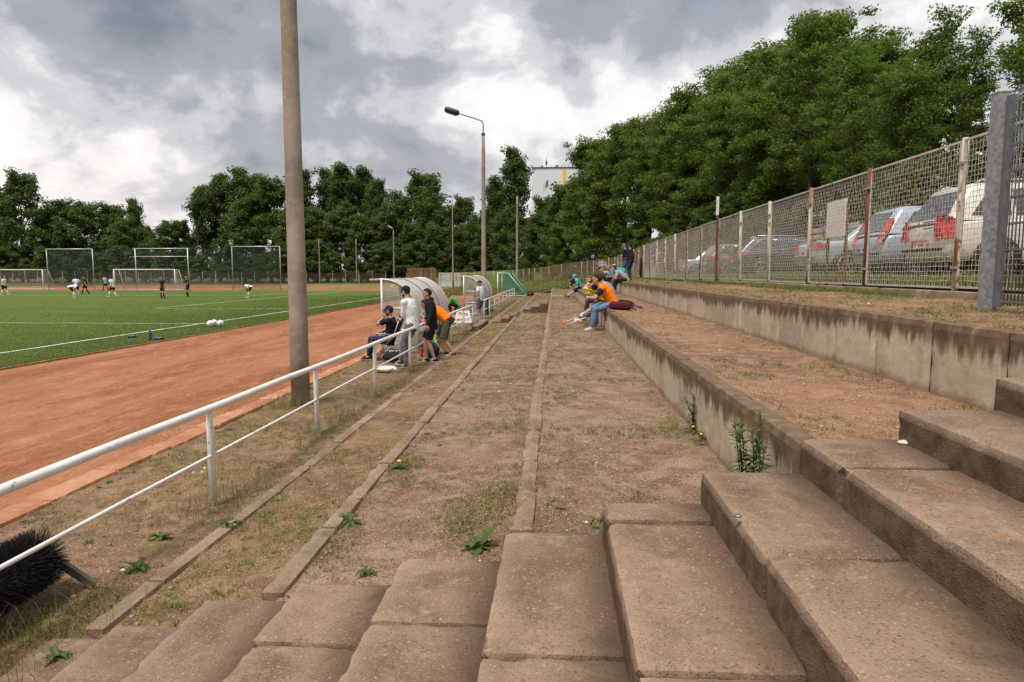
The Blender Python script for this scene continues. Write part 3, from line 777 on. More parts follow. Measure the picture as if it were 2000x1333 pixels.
M_bark = plain('bark', (0.085, 0.064, 0.048), 0.95, 0.4, 5, bump=0.6, bscale=14, bdist=0.03)
M_bark_pale = plain('bark_pale', (0.19, 0.155, 0.12), 0.95, 0.4, 4, bump=0.5, bscale=10, bdist=0.03)

def leaf_quads(P, size, rng, tint, up=0.6, out=None, aspect=0.62):
    n = len(P)
    nrm = rng.normal(size=(n, 3)); nrm[:, 2] = np.abs(nrm[:, 2])*0.7+up
    if out is not None: nrm = nrm+out*0.7
    nrm /= np.linalg.norm(nrm, axis=1, keepdims=True)
    t = rng.normal(size=(n, 3)); t -= nrm*np.sum(t*nrm, 1, keepdims=True); t /= np.linalg.norm(t, axis=1, keepdims=True)+1e-9
    s = np.cross(nrm, t); L = (size*rng.uniform(0.65, 1.3, n))[:, None]
    V = np.stack([P-t*L*0.5, P+s*L*aspect*0.5+nrm*L*0.08, P+t*L*0.5-nrm*L*0.12, P-s*L*aspect*0.5+nrm*L*0.08], 1).reshape(-1, 3)
    F = np.arange(4*n).reshape(n, 4)
    return V, F, np.repeat(tint, 4)

def gen_tree(seed, H, cr, base, kind, nleaf, lsize, lmat, bmat, trunk_r=None, nl=34, csize=1.0, flat=0.48):
    rnd = random.Random(seed); rng = np.random.default_rng(seed)
    wood = MB(); r0 = trunk_r or (0.011*H+0.03)
    stems = [(0, 0, 1.0)] if kind != 'multi' else [(rnd.uniform(-.5, .5), rnd.uniform(-.5, .5), rnd.uniform(.82, 1.0)) for _ in range(3)]
    C = []; CR = []
    for sx, sy, sh in stems:
        h = H*sh; k = 10; lean = (rnd.uniform(-.05, .05)+sx*0.10, rnd.uniform(-.05, .05)+sy*0.10)
        tp = []; wob = [rnd.uniform(-1, 1) for _ in range(6)]
        for i in range(k+1):
            t = i/k
            tp.append(Vector((sx*0.5+lean[0]*h*t+0.012*h*math.sin(3*t+wob[0])*t, sy*0.5+lean[1]*h*t+0.012*h*math.sin(4*t+wob[1])*t, h*0.95*t-0.25*(i == 0))))
        rr = r0*(1 if len(stems) == 1 else 0.7)
        wood.tube(tp, [rr*(1.25 if i == 0 else 1)*(1-0.9*(i/k)**0.85)+0.012 for i in range(k+1)], 7)
        nlim = nl if len(stems) == 1 else int(nl*0.6)
        for i in range(nlim):
            t = base+(0.97-base)*((i+rnd.random()*0.8)/nlim)
            az = i*2.399+rnd.uniform(-.5, .5); u = (t-base)/(1-base)
            if kind == 'poplar': prof = (0.45+0.75*math.sin(PI*min(1, u*0.9+0.1)))*(1-0.45*u); el = R(52+18*rnd.random())
            elif kind == 'low': prof = 1.05*math.sqrt(max(0.02, 1-(u*0.98)**2)); el = R(12+48*u+rnd.uniform(-10, 12))
            elif kind == 'bush': prof = math.sqrt(max(0.05, 1-(u*0.95)**2)); el = R(20+50*u+rnd.uniform(-10, 12))
            else: prof = 0.30+0.80*math.sin(PI*min(1, 0.12+u*0.84)); el = R(22+42*u+rnd.uniform(-10, 14))
            L = cr*prof*rnd.uniform(0.62, 1.22)
            f = t/0.95*k; i0 = min(k-1, int(f)); o = tp[i0].lerp(tp[i0+1], min(1, f-i0))
            d = Vector((math.cos(az)*math.cos(el), math.sin(az)*math.cos(el), math.sin(el)))
            pts = [o]
            for q in range(1, 5):
                d2 = (d+Vector((rnd.uniform(-.18, .18), rnd.uniform(-.18, .18), 0.10*q if kind != 'low' else -0.05*q+rnd.uniform(-.1, .1)))).normalized()
                pts.append(pts[-1]+d2*L/4)
            rb = max(0.012, 0.05*L*0.35)
            wood.tube(pts, [rb*(1-0.2*q) for q in range(5)], 5, cap=False)
            nsub = 5 if L > 1.2 else 3
            for q in range(nsub):
                s = 0.3+0.7*(q+rnd.random())/nsub; ff = s*4; j0 = min(3, int(ff)); b0 = pts[j0].lerp(pts[j0+1], ff-j0)
                dd = (d+Vector((rnd.gauss(0, .6), rnd.gauss(0, .6), rnd.gauss(0.1, .35)))).normalized(); l2 = L*rnd.uniform(.18, .42)
                e = b0+dd*l2
                wood.tube([b0, e], [rb*0.4, 0.007], 4, cap=False)
                C.append(e); CR.append(rnd.uniform(.55, 1.05))
                if rnd.random() < .35: C.append(b0.lerp(e, .5)); CR.append(rnd.uniform(.4, .7))
            C.append(pts[-1]); CR.append(rnd.uniform(.5, .9))
        C.append(tp[-1]); CR.append(0.7)
    C = np.array([tuple(c) for c in C]); CR = np.array(CR)*csize*H/14.0
    w = CR**2; w /= w.sum(); idx = rng.choice(len(C), nleaf, p=w)
    v = rng.normal(size=(nleaf, 3)); v /= np.linalg.norm(v, axis=1, keepdims=True)
    rad = rng.random(nleaf)**0.45
    P = C[idx]+v*(rad*CR[idx])[:, None]*np.array([1, 1, flat])
    P[:, 2] = np.maximum(P[:, 2], 0.15)
    ct = rng.random(len(C)); tint = np.clip(0.55*ct[idx]+0.45*rng.random(nleaf), 0, 1)
    V, F, tt = leaf_quads(P, lsize, rng, tint, 0.55, v)
    lm = np_mesh('crown', V, F, lmat, False, tt)
    wm_ = wood.mesh('trunk', bmat, True)
    return wm_, lm

def place_tree(meshes, x, y, z, sc, rz, label, group=None, name='tree', cat='tree', sz=None):
    t = thing(name, label, cat, (x, y, z), rz, group)
    t.scale = (sc, sc, sz or sc)
    link('trunk', meshes[0], t); link('crown', meshes[1], t)
    return t
near_v = [gen_tree(11, 14, 3.6, 0.16, 'round', 25000, 0.22, M_leaf, M_bark, nl=30, csize=1.12),
          gen_tree(12, 14, 3.2, 0.22, 'multi', 24000, 0.21, M_leaf, M_bark, nl=28, csize=1.1),
          gen_tree(13, 15, 3.2, 0.30, 'round', 14000, 0.22, M_leaf, M_bark, nl=27, csize=1.0),
          gen_tree(14, 13, 3.8, 0.10, 'low', 25000, 0.23, M_leaf, M_bark, nl=32, csize=1.12)]
thin_v = gen_tree(15, 14, 2.3, 0.42, 'round', 5200, 0.20, M_leaf, M_bark, nl=24, csize=0.8)
far_v = [gen_tree(21, 14, 4.2, 0.06, 'round', 11000, 0.42, M_leaf_far, M_bark, nl=36, csize=1.15, flat=.72),
         gen_tree(22, 14, 4.6, 0.04, 'low', 11000, 0.42, M_leaf_far, M_bark, nl=38, csize=1.15, flat=.72),
         gen_tree(23, 16, 3.8, 0.08, 'multi', 11000, 0.42, M_leaf_far, M_bark, nl=36, csize=1.1, flat=.72),
         gen_tree(24, 20, 4.0, 0.25, 'poplar', 11000, 0.40, M_leaf_grey, M_bark_pale, nl=34, csize=0.85, flat=.8)]
bush_v = [gen_tree(31, 4.0, 2.0, 0.02, 'bush', 9000, 0.20, M_leaf, M_bark, nl=26, csize=1.9),
          gen_tree(32, 4.0, 2.2, 0.02, 'bush', 9000, 0.20, M_leaf_far, M_bark, nl=26, csize=1.9)]

def spot_right(col):
    for lim, w in ((1900, 'above the galvanised gate post'), (1760, 'above the cream white hatchback'), (1655, 'above the silver blue hatchback'), (1540, 'above the mint silver saloon'), (1400, 'above the dark estate car'), (1290, 'above the marker post and farther cars'), (1215, 'above the two standing men')):
        if col > lim: return w
    return 'above the seated spectators'
def spot_far(col):
    for lim, w in ((880, 'behind the graffiti wall'), (790, 'behind the board fence'), (690, 'behind the slim floodlight pole'), (590, 'behind the plain far posts'), (450, 'behind the right net frame'), (375, 'right of the goal'), (265, 'behind the goal'), (190, 'between the left and middle net frames'), (95, 'behind the left net frame')):
        if col > lim: return w
    return 'behind the far left goal'
# wooded slope behind the parked cars (right)
rnd = random.Random(77)
fxs = lambda y: float(np.interp(y, [p[1] for p in FENCE], [p[0] for p in FENCE]))
TOPX = [1060, 1120, 1160, 1200, 1260, 1320, 1400, 1440, 1500, 1560, 1620, 1680, 1740, 1800, 1850, 1900, 1950, 2000, 2300]
TOPY = [410, 352, 300, 262, 235, 205, 185, 150, 110, 80, 110, 125, 145, 130, 110, 60, 20, 0, -120]
LB = 'tall leafy tree in the dense green row above the parked cars'
GB = 'trees on the slope behind the parked cars'
y = 8.0; k = 0
while y < 92:
    for row in range(3):
        d = (9.6, 13.5, 18.5)[row]+rnd.uniform(-1.1, 1.1); yy = y+rnd.uniform(-1.3, 1.3)+row*1.1
        x = fxs(yy)+d
        if row == 2 and (rnd.random() < 0.15 or yy < 44): continue
        if row == 1 and yy < 34 and rnd.random() < .35: continue
        z0 = float(park_z(np.array(x), np.array(yy)))-0.15
        col = 1083+x*1333/yy
        H = CAMZ+(533-float(np.interp(col, TOPX, TOPY)))/1333*yy-z0
        sc = max(0.42, min(1.25, H/14*rnd.uniform(0.80, 1.0)*(0.93, 0.98, 1.03)[row]))
        vi = rnd.choice([0, 1, 2, 3]) if row else rnd.choice([1, 2, 0, 3])
        if row == 0 and yy < 44: vi = rnd.choice([2, 2, 1])
        place_tree(near_v[vi], x, yy, z0, sc, rnd.uniform(0, 6.28), ('front-row', 'second-row', 'back-row')[row]+' leafy tree on the slope '+spot_right(col), GB)
    y += rnd.uniform(3.6, 4.6)
for (px, top, X, lab) in ((1865, 95, 15.5, 'thin half-bare tree poking above the woods, left of the tallest right-hand crowns'), (1800, 60, 16.5, 'sparse thin-leaved tree with open twigs against the sky')):
    d_ = px_(px, 500, X); z = float(park_z(np.array(X), np.array(d_.y))); top_z = px_(px, top, X).z
    place_tree(thin_v, X, d_.y, z, (top_z-z)/14, 1.2, lab, None)
for i, yy in enumerate(np.arange(12, 92, 2.4)):
    d = 7.9+rnd.uniform(-.3, 1.2); x = fxs(yy)+d
    place_tree(bush_v[rnd.randrange(2)], x, yy, float(park_z(np.array(x), np.array(yy)))-0.1, rnd.uniform(.42, .7) if yy < 50 else rnd.uniform(.6, 1.0), rnd.uniform(0, 6), 'low shrub at the foot of the slope trees '+spot_right(1083+x*1333/yy), 'shrubs below the trees', 'shrub', 'shrub')
# round the bend: trees behind the far end of the fence
LC = 'round green tree in the row behind the far bend of the fence'; GC = 'trees behind the far bend'
for (px, top, Y, v) in ((1150, 300, 104, 0), (1190, 275, 100, 1), (1128, 372, 112, 3), (1092, 385, 118, 0), (1062, 402, 126, 1), (1045, 430, 122, 1), (1090, 440, 108, 3), (1020, 440, 128, 0), (985, 430, 134, 2), (1160, 380, 96, 3), (1220, 262, 92, 0)):
    b_ = py_(px, 540, Y); zb = 0.5; H = py_(px, top, Y).z-zb
    place_tree((near_v if Y < 110 else far_v)[v % 4 if Y < 110 else v % 3], b_.x, Y, zb, H/14.0, rnd.uniform(0, 6), LC, GC)
# tall poplar beside the high-rise
for px, top, Y, sx, lab in ((1000, 296, 136, 1.0, 'tall pale-stemmed poplar rising left of the high-rise block'),):
    b_ = py_(px, 540, Y); H = py_(px, top, Y).z
    place_tree(far_v[3], b_.x, Y, 0, H/20, 0.4, lab, None)
    place_tree(far_v[3], b_.x-2.8, Y+3, 0, H/20*0.80, 2.0, 'shorter poplar crown leaning against the tall poplar near the high-rise', None)
# far tree line behind the pitch
FT = 'bushy tree in the far row behind the dark mesh fence'; FG = 'trees of the far row'
spec = []   # (px, top y, Y, variant, width factor, label)
spec += [(10, 372, 150, 2, 1.0, None), (45, 366, 146, 0, 0.9, 'tall dark tree at the far left edge above the row'), (-40, 400, 150, 1, 1.1, None), (95, 425, 148, 1, 1.1, None), (135, 414, 150, 0, 1.15, None), (175, 412, 149, 1, 1.2, None), (215, 420, 152, 0, 1.1, None), (245, 440, 146, 1, 1.0, None)]
spec += [(262, 396, 158, 3, 0.9, 'small lone poplar standing up out of the low far row'), (295, 455, 150, 1, 1.0, None), (330, 445, 144, 1, 1.2, None), (362, 448, 148, 0, 1.0, None)]
spec += [(395, 372, 156, 3, 1.15, 'leftmost of the big far poplars left of the foreground pole'), (430, 350, 160, 3, 1.1, 'high poplar crown left of the foreground pole'), (470, 338, 158, 3, 1.15, 'tallest far poplar left of the foreground pole'), (500, 352, 162, 3, 1.05, 'poplar just left of the foreground pole, behind the broad tree'), (478, 405, 148, 1, 1.25, 'broad spreading tree before the poplars, behind the right ball net'), (530, 372, 150, 1, 1.2, 'broad dark tree partly hidden by the foreground pole')]
spec += [(600, 345, 156, 3, 1.1, 'poplar right behind the foreground pole'), (640, 340, 160, 3, 1.1, 'far poplar close right of the foreground pole'), (680, 332, 156, 3, 1.15, 'highest far poplar right of the foreground pole'), (720, 338, 158, 3, 1.1, 'far poplar above the plain posts'), (748, 362, 154, 3, 1.0, 'rightmost of the far poplars')]
spec += [(575, 420, 144, 1, 1.2, None), (620, 430, 146, 0, 1.2, None), (665, 420, 145, 1, 1.2, None), (705, 440, 143, 0, 1.1, None), (745, 430, 145, 1, 1.1, None), (785, 385, 150, 2, 1.05, None), (820, 368, 152, 0, 1.1, 'broad rounded tree crown above the left dugout'), (845, 380, 148, 2, 1.0, None), (865, 420, 146, 1, 1.0, None), (900, 408, 156, 0, 0.9, None), (925, 440, 150, 1, 1.0, None), (955, 430, 146, 0, 1.0, None), (890, 455, 140, 1, 0.9, None), (940, 460, 140, 0, 0.9, None), (800, 450, 142, 1, 1.0, None), (845, 455, 141, 0, 1.0, None)]
for px, top, Y, v, wf, lab in spec:
    b_ = py_(px, 540, Y); H = py_(px, top, Y).z; hh = (14, 14, 16, 20)[v]
    s = H/hh*1.02
    place_tree(far_v[v], b_.x, Y, -0.05, s*wf, rnd.uniform(0, 6.28), lab or 'bushy tree of the far row '+spot_far(px), None if lab else FG, sz=s)
for px in range(-60, 980, 38):                       # undergrowth along the far fence
    Y = 139.5+rnd.uniform(-.8, .8); b_ = py_(px+rnd.uniform(-12, 12), 540, Y)
    place_tree(bush_v[1], b_.x, Y, -0.05, rnd.uniform(1.0, 1.7), rnd.uniform(0, 6), 'dark bush against the far mesh fence '+spot_far(px), 'bushes along the far fence', 'shrub', 'shrub')
# closing wood behind
for px in range(-80, 1130, 45):
    Y = 170+rnd.uniform(-6, 6); b_ = py_(px, 540, Y)
    place_tree(far_v[rnd.randrange(2)], b_.x, Y, -0.05, rnd.uniform(0.55, 0.70), rnd.uniform(0, 6), 'tree deep in the far wood, glimpsed '+spot_far(px), 'back row of the far wood', sz=rnd.uniform(.6, .75))
# ================================================================== BUILDING FAR OFF
def high_rise():
    D = 330.0; a = py_(1040, 330, D); top = py_(1070, 329, D).z
    t = thing('high_rise', 'white high-rise block with a yellow and blue stripe above the trees', 'building', (a.x, D, 0))
    W = 24.0; dpt = 15.0; Mw = plain('facade', (0.66, 0.67, 0.70), 0.8, 0.05, 0.05); Mb = plain('facade_blue', (0.07, 0.13, 0.38), 0.7); My = plain('facade_yellow', (0.75, 0.50, 0.06), 0.7)
    Mt = plain('roof_trim', (0.05, 0.08, 0.12), 0.6); Mg = plain('window_glass', (0.05, 0.06, 0.08), 0.15)
    MB().box((W/2, dpt/2, top/2), (W, dpt, top)).build('wall', Mw, t)
    MB().box((W/2, dpt/2, top+0.25), (W+0.6, dpt+0.6, 0.5)).build('roof', Mt, t)
    zb = py_(1060, 359, D).z-0; x0 = py_(1061, 350, D).x-a.x; k = D/1333
    def para(x, z, w, h, sl): return [(x, -0.06, z), (x+w, -0.06, z+sl), (x+w, -0.06, z+sl+h), (x, -0.06, z+h)]
    MB().slab(para(x0, zb-3.5, 4.8*k, 11*k, 6.0*k*0.8), (0, 0.12, 0)).build('stripe', My, t)
    MB().slab(para(x0+4.8*k, zb-3.5+6*k*.8, 4.6*k, 13*k, 5*k*0.8), (0, 0.12, 0)).build('stripe', Mb, t)
    MB().slab(para(py_(1099, 340, D).x-a.x, top-8, 1.6, 7.5, 0), (0, 0.12, 0)).build('stripe', My, t)
    wmesh = MB().box((0, 0, 0), (1.5, 0.12, 1.5)).mesh('window', Mg, False, True)
    for fl in range(1, 15):
        for c in range(4):
            o = link('window', wmesh, t, (-0.05, 2.2+c*3.4, fl*3.0)); o.rotation_euler = (0, 0, PI/2)
    for x, h in ((py_(1067, 325, D).x-a.x, 5.5), ):
        MB().tube([(x, 4, top), (x, 4, top+h)], 0.12, 6).build('antenna', Mt, t, True)
        MB().box((x, 4, top+h*0.55), (0.9, 0.4, 1.8)).build('antenna_head', Mt, t)
    for x in (4.5, 11.5): MB().box((x, 2, top+0.9), (0.9, 0.9, 1.2)).build('vent', Mt, t)
    for i in range(8): MB().tube([(9+i*1.6, 0.3, top+.4), (9+i*1.6, 0.3, top+1.4)], 0.06, 5).build('rail_post', Mt, t)
    MB().bar((9, 0.3, top+1.4), (20.2, 0.3, top+1.4), 0.1).build('rail', Mt, t)
    b = py_(1130, 335, 300); tz = py_(1130, 305, 300).z
    r = thing('radio_mast', 'lattice radio mast peeking over the trees right of the high-rise', 'mast', (b.x, 300, 0))
    for s in ((-.5, -.5), (.5, -.5), (0, .6)): MB().bar((s[0], s[1], 0), (s[0]*.5, s[1]*.5, tz), 0.16).build('leg', M_galv, r)
    for i in range(int(tz/2.5)):
        z = i*2.5; f = 1-0.5*z/tz; MB().bar((-.5*f, -.5*f, z), (.5*f, -.5*f, z+2.5), 0.1).build('brace', M_galv, r)
    MB().box((0, 0, tz-2), (1.2, 1.0, 2.4)).build('antenna_panel', M_galv, r)
high_rise()

# ================================================================== GOALS AND NETS
M_net_g = plain('net_green', (0.02, 0.22, 0.12), 0.8); M_net_w = plain('net_white', (0.55, 0.58, 0.56), 0.8); M_net_d = plain('net_dark', (0.035, 0.06, 0.05), 0.8)
def net_patch(mb, a, b, c, d, n, m, r):     # corners a b c d, n x m cells of cord
    a, b, c, d = map(Vector, (a, b, c, d))
    for i in range(n+1):
        s = i/n; mb.bar(a.lerp(b, s), d.lerp(c, s), r)
    for j in range(m+1):
        s = j/m; mb.bar(a.lerp(d, s), b.lerp(c, s), r)
def goal(label, x, y, rz, W, H, dt, db, mat_net, r=0.06, group='goals', cord=0.011, cell=0.2):
    t = thing('football_goal', label, 'goal', (x, y, 0.01), rz, group)
    # local: mouth in the plane x=0 facing -x, width along y, depth to +x
    for s in (0, W): MB().tube([(0, s, 0), (0, s, H)], r, 10).build('post', M_white, t, True)
    MB().tube([(0, -r, H), (0, W+r, H)], r, 10).build('crossbar', M_white, t, True)
    for s in (0, W):
        MB().tube([(0, s, H-0.02), (dt, s, H-0.02)], r*0.55, 8).build('top_stay', M_white, t, True)
        MB().tube([(dt, s, H-0.02), (db, s, 0.05)], r*0.55, 8).build('back_stay', M_white, t, True)
        MB().tube([(0, s, 0.04), (db, s, 0.04)], r*0.55, 8).build('ground_bar', M_white, t, True)
    MB().tube([(db, 0, 0.05), (db, W, 0.05)], r*0.55, 8).build('ground_bar', M_white, t, True)
    nb = MB(); n = int(W/cell)
    net_patch(nb, (dt, 0, H), (dt, W, H), (db, W, 0.05), (db, 0, 0.05), n, int(H/cell), cord)
    net_patch(nb, (0, 0, H), (0, W, H), (dt, W, H), (dt, 0, H), n, max(1, int(dt/cell)), cord)
    for s in (0, W):
        net_patch(nb, (0, s, 0.05), (db, s, 0.05), (dt, s, H), (0, s, H), int(db/cell), int(H/cell), cord)
    o = nb.build('net', mat_net, t, fix=False); o['kind'] = 'stuff'
    return t
g1 = pz(352, 568, 0); g0 = pz(237, 568, 0)
goal('white full-size goal with net on the goal line, in the middle of the pitch end', g0.x, 77.0, -PI/2, 7.32, 2.44, 0.9, 2.0, M_net_w, cord=0.006, cell=0.15).rotation_euler = (0, 0, -PI/2)
for o in scene.objects:
    if o.name.startswith('football_goal'): pass
def set_goal(o, x, y): o.location = (x, y, 0.01)
gl = [o for o in COL.objects if o.name.startswith('football_goal')][0]
gl.rotation_euler = (0, 0, PI/2); gl.location = (g1.x, 77.0, 0.02)
gg = py_(85, 561, 80.5)
t = goal('white goal standing farther back at the left edge of the pitch', gg.x, 80.5, PI/2, 7.32, 2.44, 0.9, 2.2, M_net_w, cord=0.006, cell=0.15)
# portable green net goal by the terraces
q = pz(973, 578, 0)
t = goal('portable youth goal with green net standing past the end of the railing', -5.05, 61.0, 0, 5.0, 2.05, 0.95, 2.55, M_net_g, r=0.05, cord=0.016, cell=0.11)
t.location.z = 0.03

# ball stop frames and net behind the goal
def stop_frame(label, px0, px1, ytop, Y, double=False):
    a = py_(px0, 568, Y); b = py_(px1, 568, Y); H = py_((px0+px1)/2, ytop, Y).z
    t = thing('net_frame', label, 'frame', (a.x, Y, 0), 0, 'ball stop frames'); w = b.x-a.x
    for s in (0, w): MB().tube([(s, 0, 0), (s, 0, H)], 0.055, 8).build('post', M_alu, t, True)
    if double:
        MB().tube([(-0.25, 0, H), (w+0.25, 0, H)], 0.05, 8).build('crossbar', M_alu, t, True)
        MB().tube([(-0.25, 0, H-0.95), (w+0.1, 0, H-0.95)], 0.05, 8).build('crossbar', M_alu, t, True)
    else: MB().tube([(0, 0, H), (w, 0, H)], 0.055, 8).build('crossbar', M_alu, t, True)
    return a.x, b.x, H
f1 = stop_frame('left galvanised pipe frame of the ball net behind the goal', 96, 185, 487, 79.5)
f2 = stop_frame('middle pipe frame with two crossbars rising behind the goal', 268, 370, 486, 79.5, True)
f3 = stop_frame('right galvanised pipe frame of the ball net, left of the big pole', 456, 549, 482, 79.5)
nb = MB(); net_patch(nb, (f1[0], 79.55, 0.3), (f3[1], 79.55, 0.3), (f3[1], 79.55, f3[2]-.1), (f1[0], 79.55, f1[2]-.1), 150, 28, 0.016)
stuff(nb.build('ball_net', M_net_d, fix=False), 'dark ball stop net hung between the pipe frames behind the goal', 'net')
for f, nm in ((f1, 'left'), (f3, 'right')):
    nb = MB(); net_patch(nb, (f[0], 79.45, 0.3), (f[1], 79.45, 0.3), (f[1], 79.45, f[2]-.05), (f[0], 79.45, f[2]-.05), 30, 28, 0.016)
    stuff(nb.build('ball_net', M_net_d, fix=False), 'doubled dark netting inside the %s pipe frame' % nm, 'net')

# corner flag
c = py_(832, 558, 76.9)
t = thing('corner_flag', 'small pale green corner flag on a thin pole', 'corner flag', (TX, 77.0, 0.02))
MB().tube([(0, 0, 0), (0, 0, 1.6)], 0.02, 6).build('pole', M_white, t, True)
cf = py_(829, 549, 77)
t.location.x = cf.x
MB().slab([(0, 0, 1.6), (0.45, 0.02, 1.45), (0.44, 0, 1.12), (0, 0, 1.18)], (0, 0.01, 0)).build('flag', cloth((0.45, 0.60, 0.28)), t)

# graffiti rebound wall
def graffiti_mat():
    m, nt, b, out = new_mat('graffiti'); g = G(nt); p = g.obj()
    v = g.voro(g.map(p, (2.2, 1, 3)), 1.6); n = g.noise(p, 3.0, 5, 0.7, 1.0)
    h = g.N('ShaderNodeHueSaturation'); h.inputs['Saturation'].default_value = 0.45; h.inputs['Value'].default_value = 0.6; g.put(h.inputs['Color'], v)
    g.put(b.inputs['Base Color'], g.mix(g.step(n, 0.42, 0.56), h.outputs[0], g.mix(g.noise(p, 1.2), (0.36, 0.25, 0.22), (0.5, 0.42, 0.38))))
    b.inputs['Roughness'].default_value = 0.9; return m
a = py_(859, 556, 104); b_ = py_(898, 556, 104); zt = py_(880, 533, 104).z
t = thing('rebound_wall', 'small graffiti-covered concrete wall between metal posts at the bend', 'wall', (a.x, 104, 0)); w = b_.x-a.x
MB().box((w/2, 0, zt/2+0.3), (w, 0.16, zt-0.6)).build('panel', graffiti_mat(), t)
MB().box((w/2, -0.02, 0.3), (w, 0.3, 0.6)).build('base', plain('pale_concrete', (0.48, 0.49, 0.5), 0.9, 0.2, 2), t)
for s in (0, w): MB().box((s, -0.1, zt/2), (0.22, 0.22, zt)).build('post', M_alu, t)
# old board fence at the bend
a = py_(796, 553, 117); b_ = py_(854, 553, 117)
t = thing('board_fence', 'old brown board fence beyond the bend, left of the graffiti wall', 'fence', (a.x, 117, 0)); w = b_.x-a.x
bm_ = [MB().box((0, 0, 1.45), (0.235, 0.03, 2.9)).mesh('board', plain('board', c_, 0.9, 0.3, 3), False, True) for c_ in ((0.17, 0.085, 0.045), (0.23, 0.15, 0.10), (0.13, 0.065, 0.04))]
rnd = random.Random(3); n = int(w/0.25)
for i in range(n): link('board', bm_[rnd.choice([0, 0, 1, 2])], t, (0.12+i*0.25, rnd.uniform(-.01, .01), rnd.uniform(-.04, .04)))
for z in (0.5, 2.3): MB().box((w/2, 0.05, z), (w, 0.06, 0.1)).build('rail', M_bark, t)

# ================================================================== DUGOUTS
def glassy(name, col, alpha, rough=0.15):
    m, nt, b, out = new_mat(name); g = G(nt); p = g.pos()
    n = g.noise(p, 3.5, 5, 0.65)
    b.inputs['Base Color'].default_value = (*col, 1); b.inputs['Roughness'].default_value = rough
    tr = g.N('ShaderNodeBsdfTransparent'); tr.inputs[0].default_value = (0.93, 0.94, 0.93, 1)
    mx = g.N('ShaderNodeMixShader'); g.put(mx.inputs[0], g.step(n, 0.3, 0.75, alpha*0.7, min(1, alpha*1.3)))
    nt.links.new(tr.outputs[0], mx.inputs[1]); nt.links.new(b.outputs[0], mx.inputs[2]); nt.links.new(mx.outputs[0], out.inputs[0]); return m
def poly_mat():
    m, nt, b, out = new_mat('polycarbonate'); g = G(nt); p = g.pos(); n = g.noise(p, 2.5, 5, 0.65)
    c = g.mix(g.step(n, .35, .7), (0.66, 0.64, 0.60), (0.78, 0.76, 0.73))
    g.put(b.inputs['Base Color'], c); b.inputs['Roughness'].default_value = 0.3
    t = g.N('ShaderNodeBsdfTranslucent'); g.put(t.inputs[0], c); tr = g.N('ShaderNodeBsdfTransparent'); tr.inputs[0].default_value = (.9, .9, .88, 1)
    m1 = g.N('ShaderNodeMixShader'); m1.inputs[0].default_value = 0.35; m2 = g.N('ShaderNodeMixShader'); m2.inputs[0].default_value = 0.08
    nt.links.new(b.outputs[0], m1.inputs[1]); nt.links.new(t.outputs[0], m1.inputs[2]); nt.links.new(m1.outputs[0], m2.inputs[1]); nt.links.new(tr.outputs[0], m2.inputs[2]); nt.links.new(m2.outputs[0], out.inputs[0]); return m
M_poly = poly_mat(); M_pane = glassy('scratched_pane', (0.55, 0.54, 0.50), 0.22)
M_bench = plain('bench_plastic', (0.55, 0.53, 0.48), 0.5)
def dugout(label, y, L):
    t = thing('dugout', label, 'dugout', (-3.52, y, 0), 0, 'dugouts')
    # profile: x from back (0) to front lip (-1.28), z
    prof = [(0.0, 0.06), (0.0, 0.75)]
    for k in range(0, 13):
        a = k/12*PI/2; prof.append((-0.95+0.95*math.cos(a), 0.95+0.98*math.sin(a)))
    prof.append((-1.26, 1.91))
    n = 3; seg = L/n
    for s in range(n):
        mb = MB(); vs = []
        for yy in (s*seg+0.02, (s+1)*seg-0.02): vs += [(x, yy, z) for x, z in prof[1:]]
        k = len(prof)-1
        mb.add(vs, [(i, i+1, k+i+1, k+i) for i in range(k-1)]); mb.build('roof_panel', M_poly, t, True)
    for s in range(n+1):
        MB().tube([(x, s*seg, z) for x, z in prof], 0.024, 6).build('arch', M_alu if s in (0, n) else M_grey, t, True)
    for x, z in ((-1.26, 1.91), (0, 0.06), (0, 0.85)): MB().tube([(x, 0, z), (x, L, z)], 0.022, 6).build('rail', M_alu, t, True)
    for yy in (0.0, L): 
        MB().tube([(-0.95, yy, 0), (-0.95, yy, 1.92)], 0.033, 8).build('front_post', M_alu, t, True)
        MB().tube([(-0.95, yy, 0.06), (0, yy, 0.06)], 0.022, 6).build('sill', M_alu, t, True)
        MB().tube([(-0.95, yy, 1.18), (0, yy, 1.18)], 0.02, 6).build('mid_rail', M_alu, t, True)
        MB().tube([(-0.95, yy, 0.62), (0, yy, 0.62)], 0.02, 6).build('mid_rail', M_alu, t, True)
        pts = [(-0.93, yy, 0.08), (-0.02, yy, 0.08)]+[(x+0.015, yy, z-0.015) for x, z in prof[1:-1]]
        MB().slab(pts, (0, 0.006, 0)).build('side_pane', M_pane, t)
    b = MB().box((-0.38, L/2, 0.45), (0.36, L-0.3, 0.05)).build('bench_seat', M_bench, t)
    for yy in (0.3, L/2, L-0.3): MB().box((-0.38, yy, 0.21), (0.3, 0.05, 0.42)).build('bench_leg', M_alu, t)
    MB().box((-0.10, L/2, 0.85), (0.04, L-0.3, 0.28)).build('bench_back', M_bench, t)
    MB().box((-0.62, 0.5, 0.30), (0.5, 0.5, 0.05)).build('shelf', M_alu, t)
    return t
dugout('nearer dugout with curved cloudy plastic roof behind the standing men', 17.5, 4.9)
dugout('farther dugout with curved cloudy plastic roof beside the man in grey shorts', 33.6, 5.2)

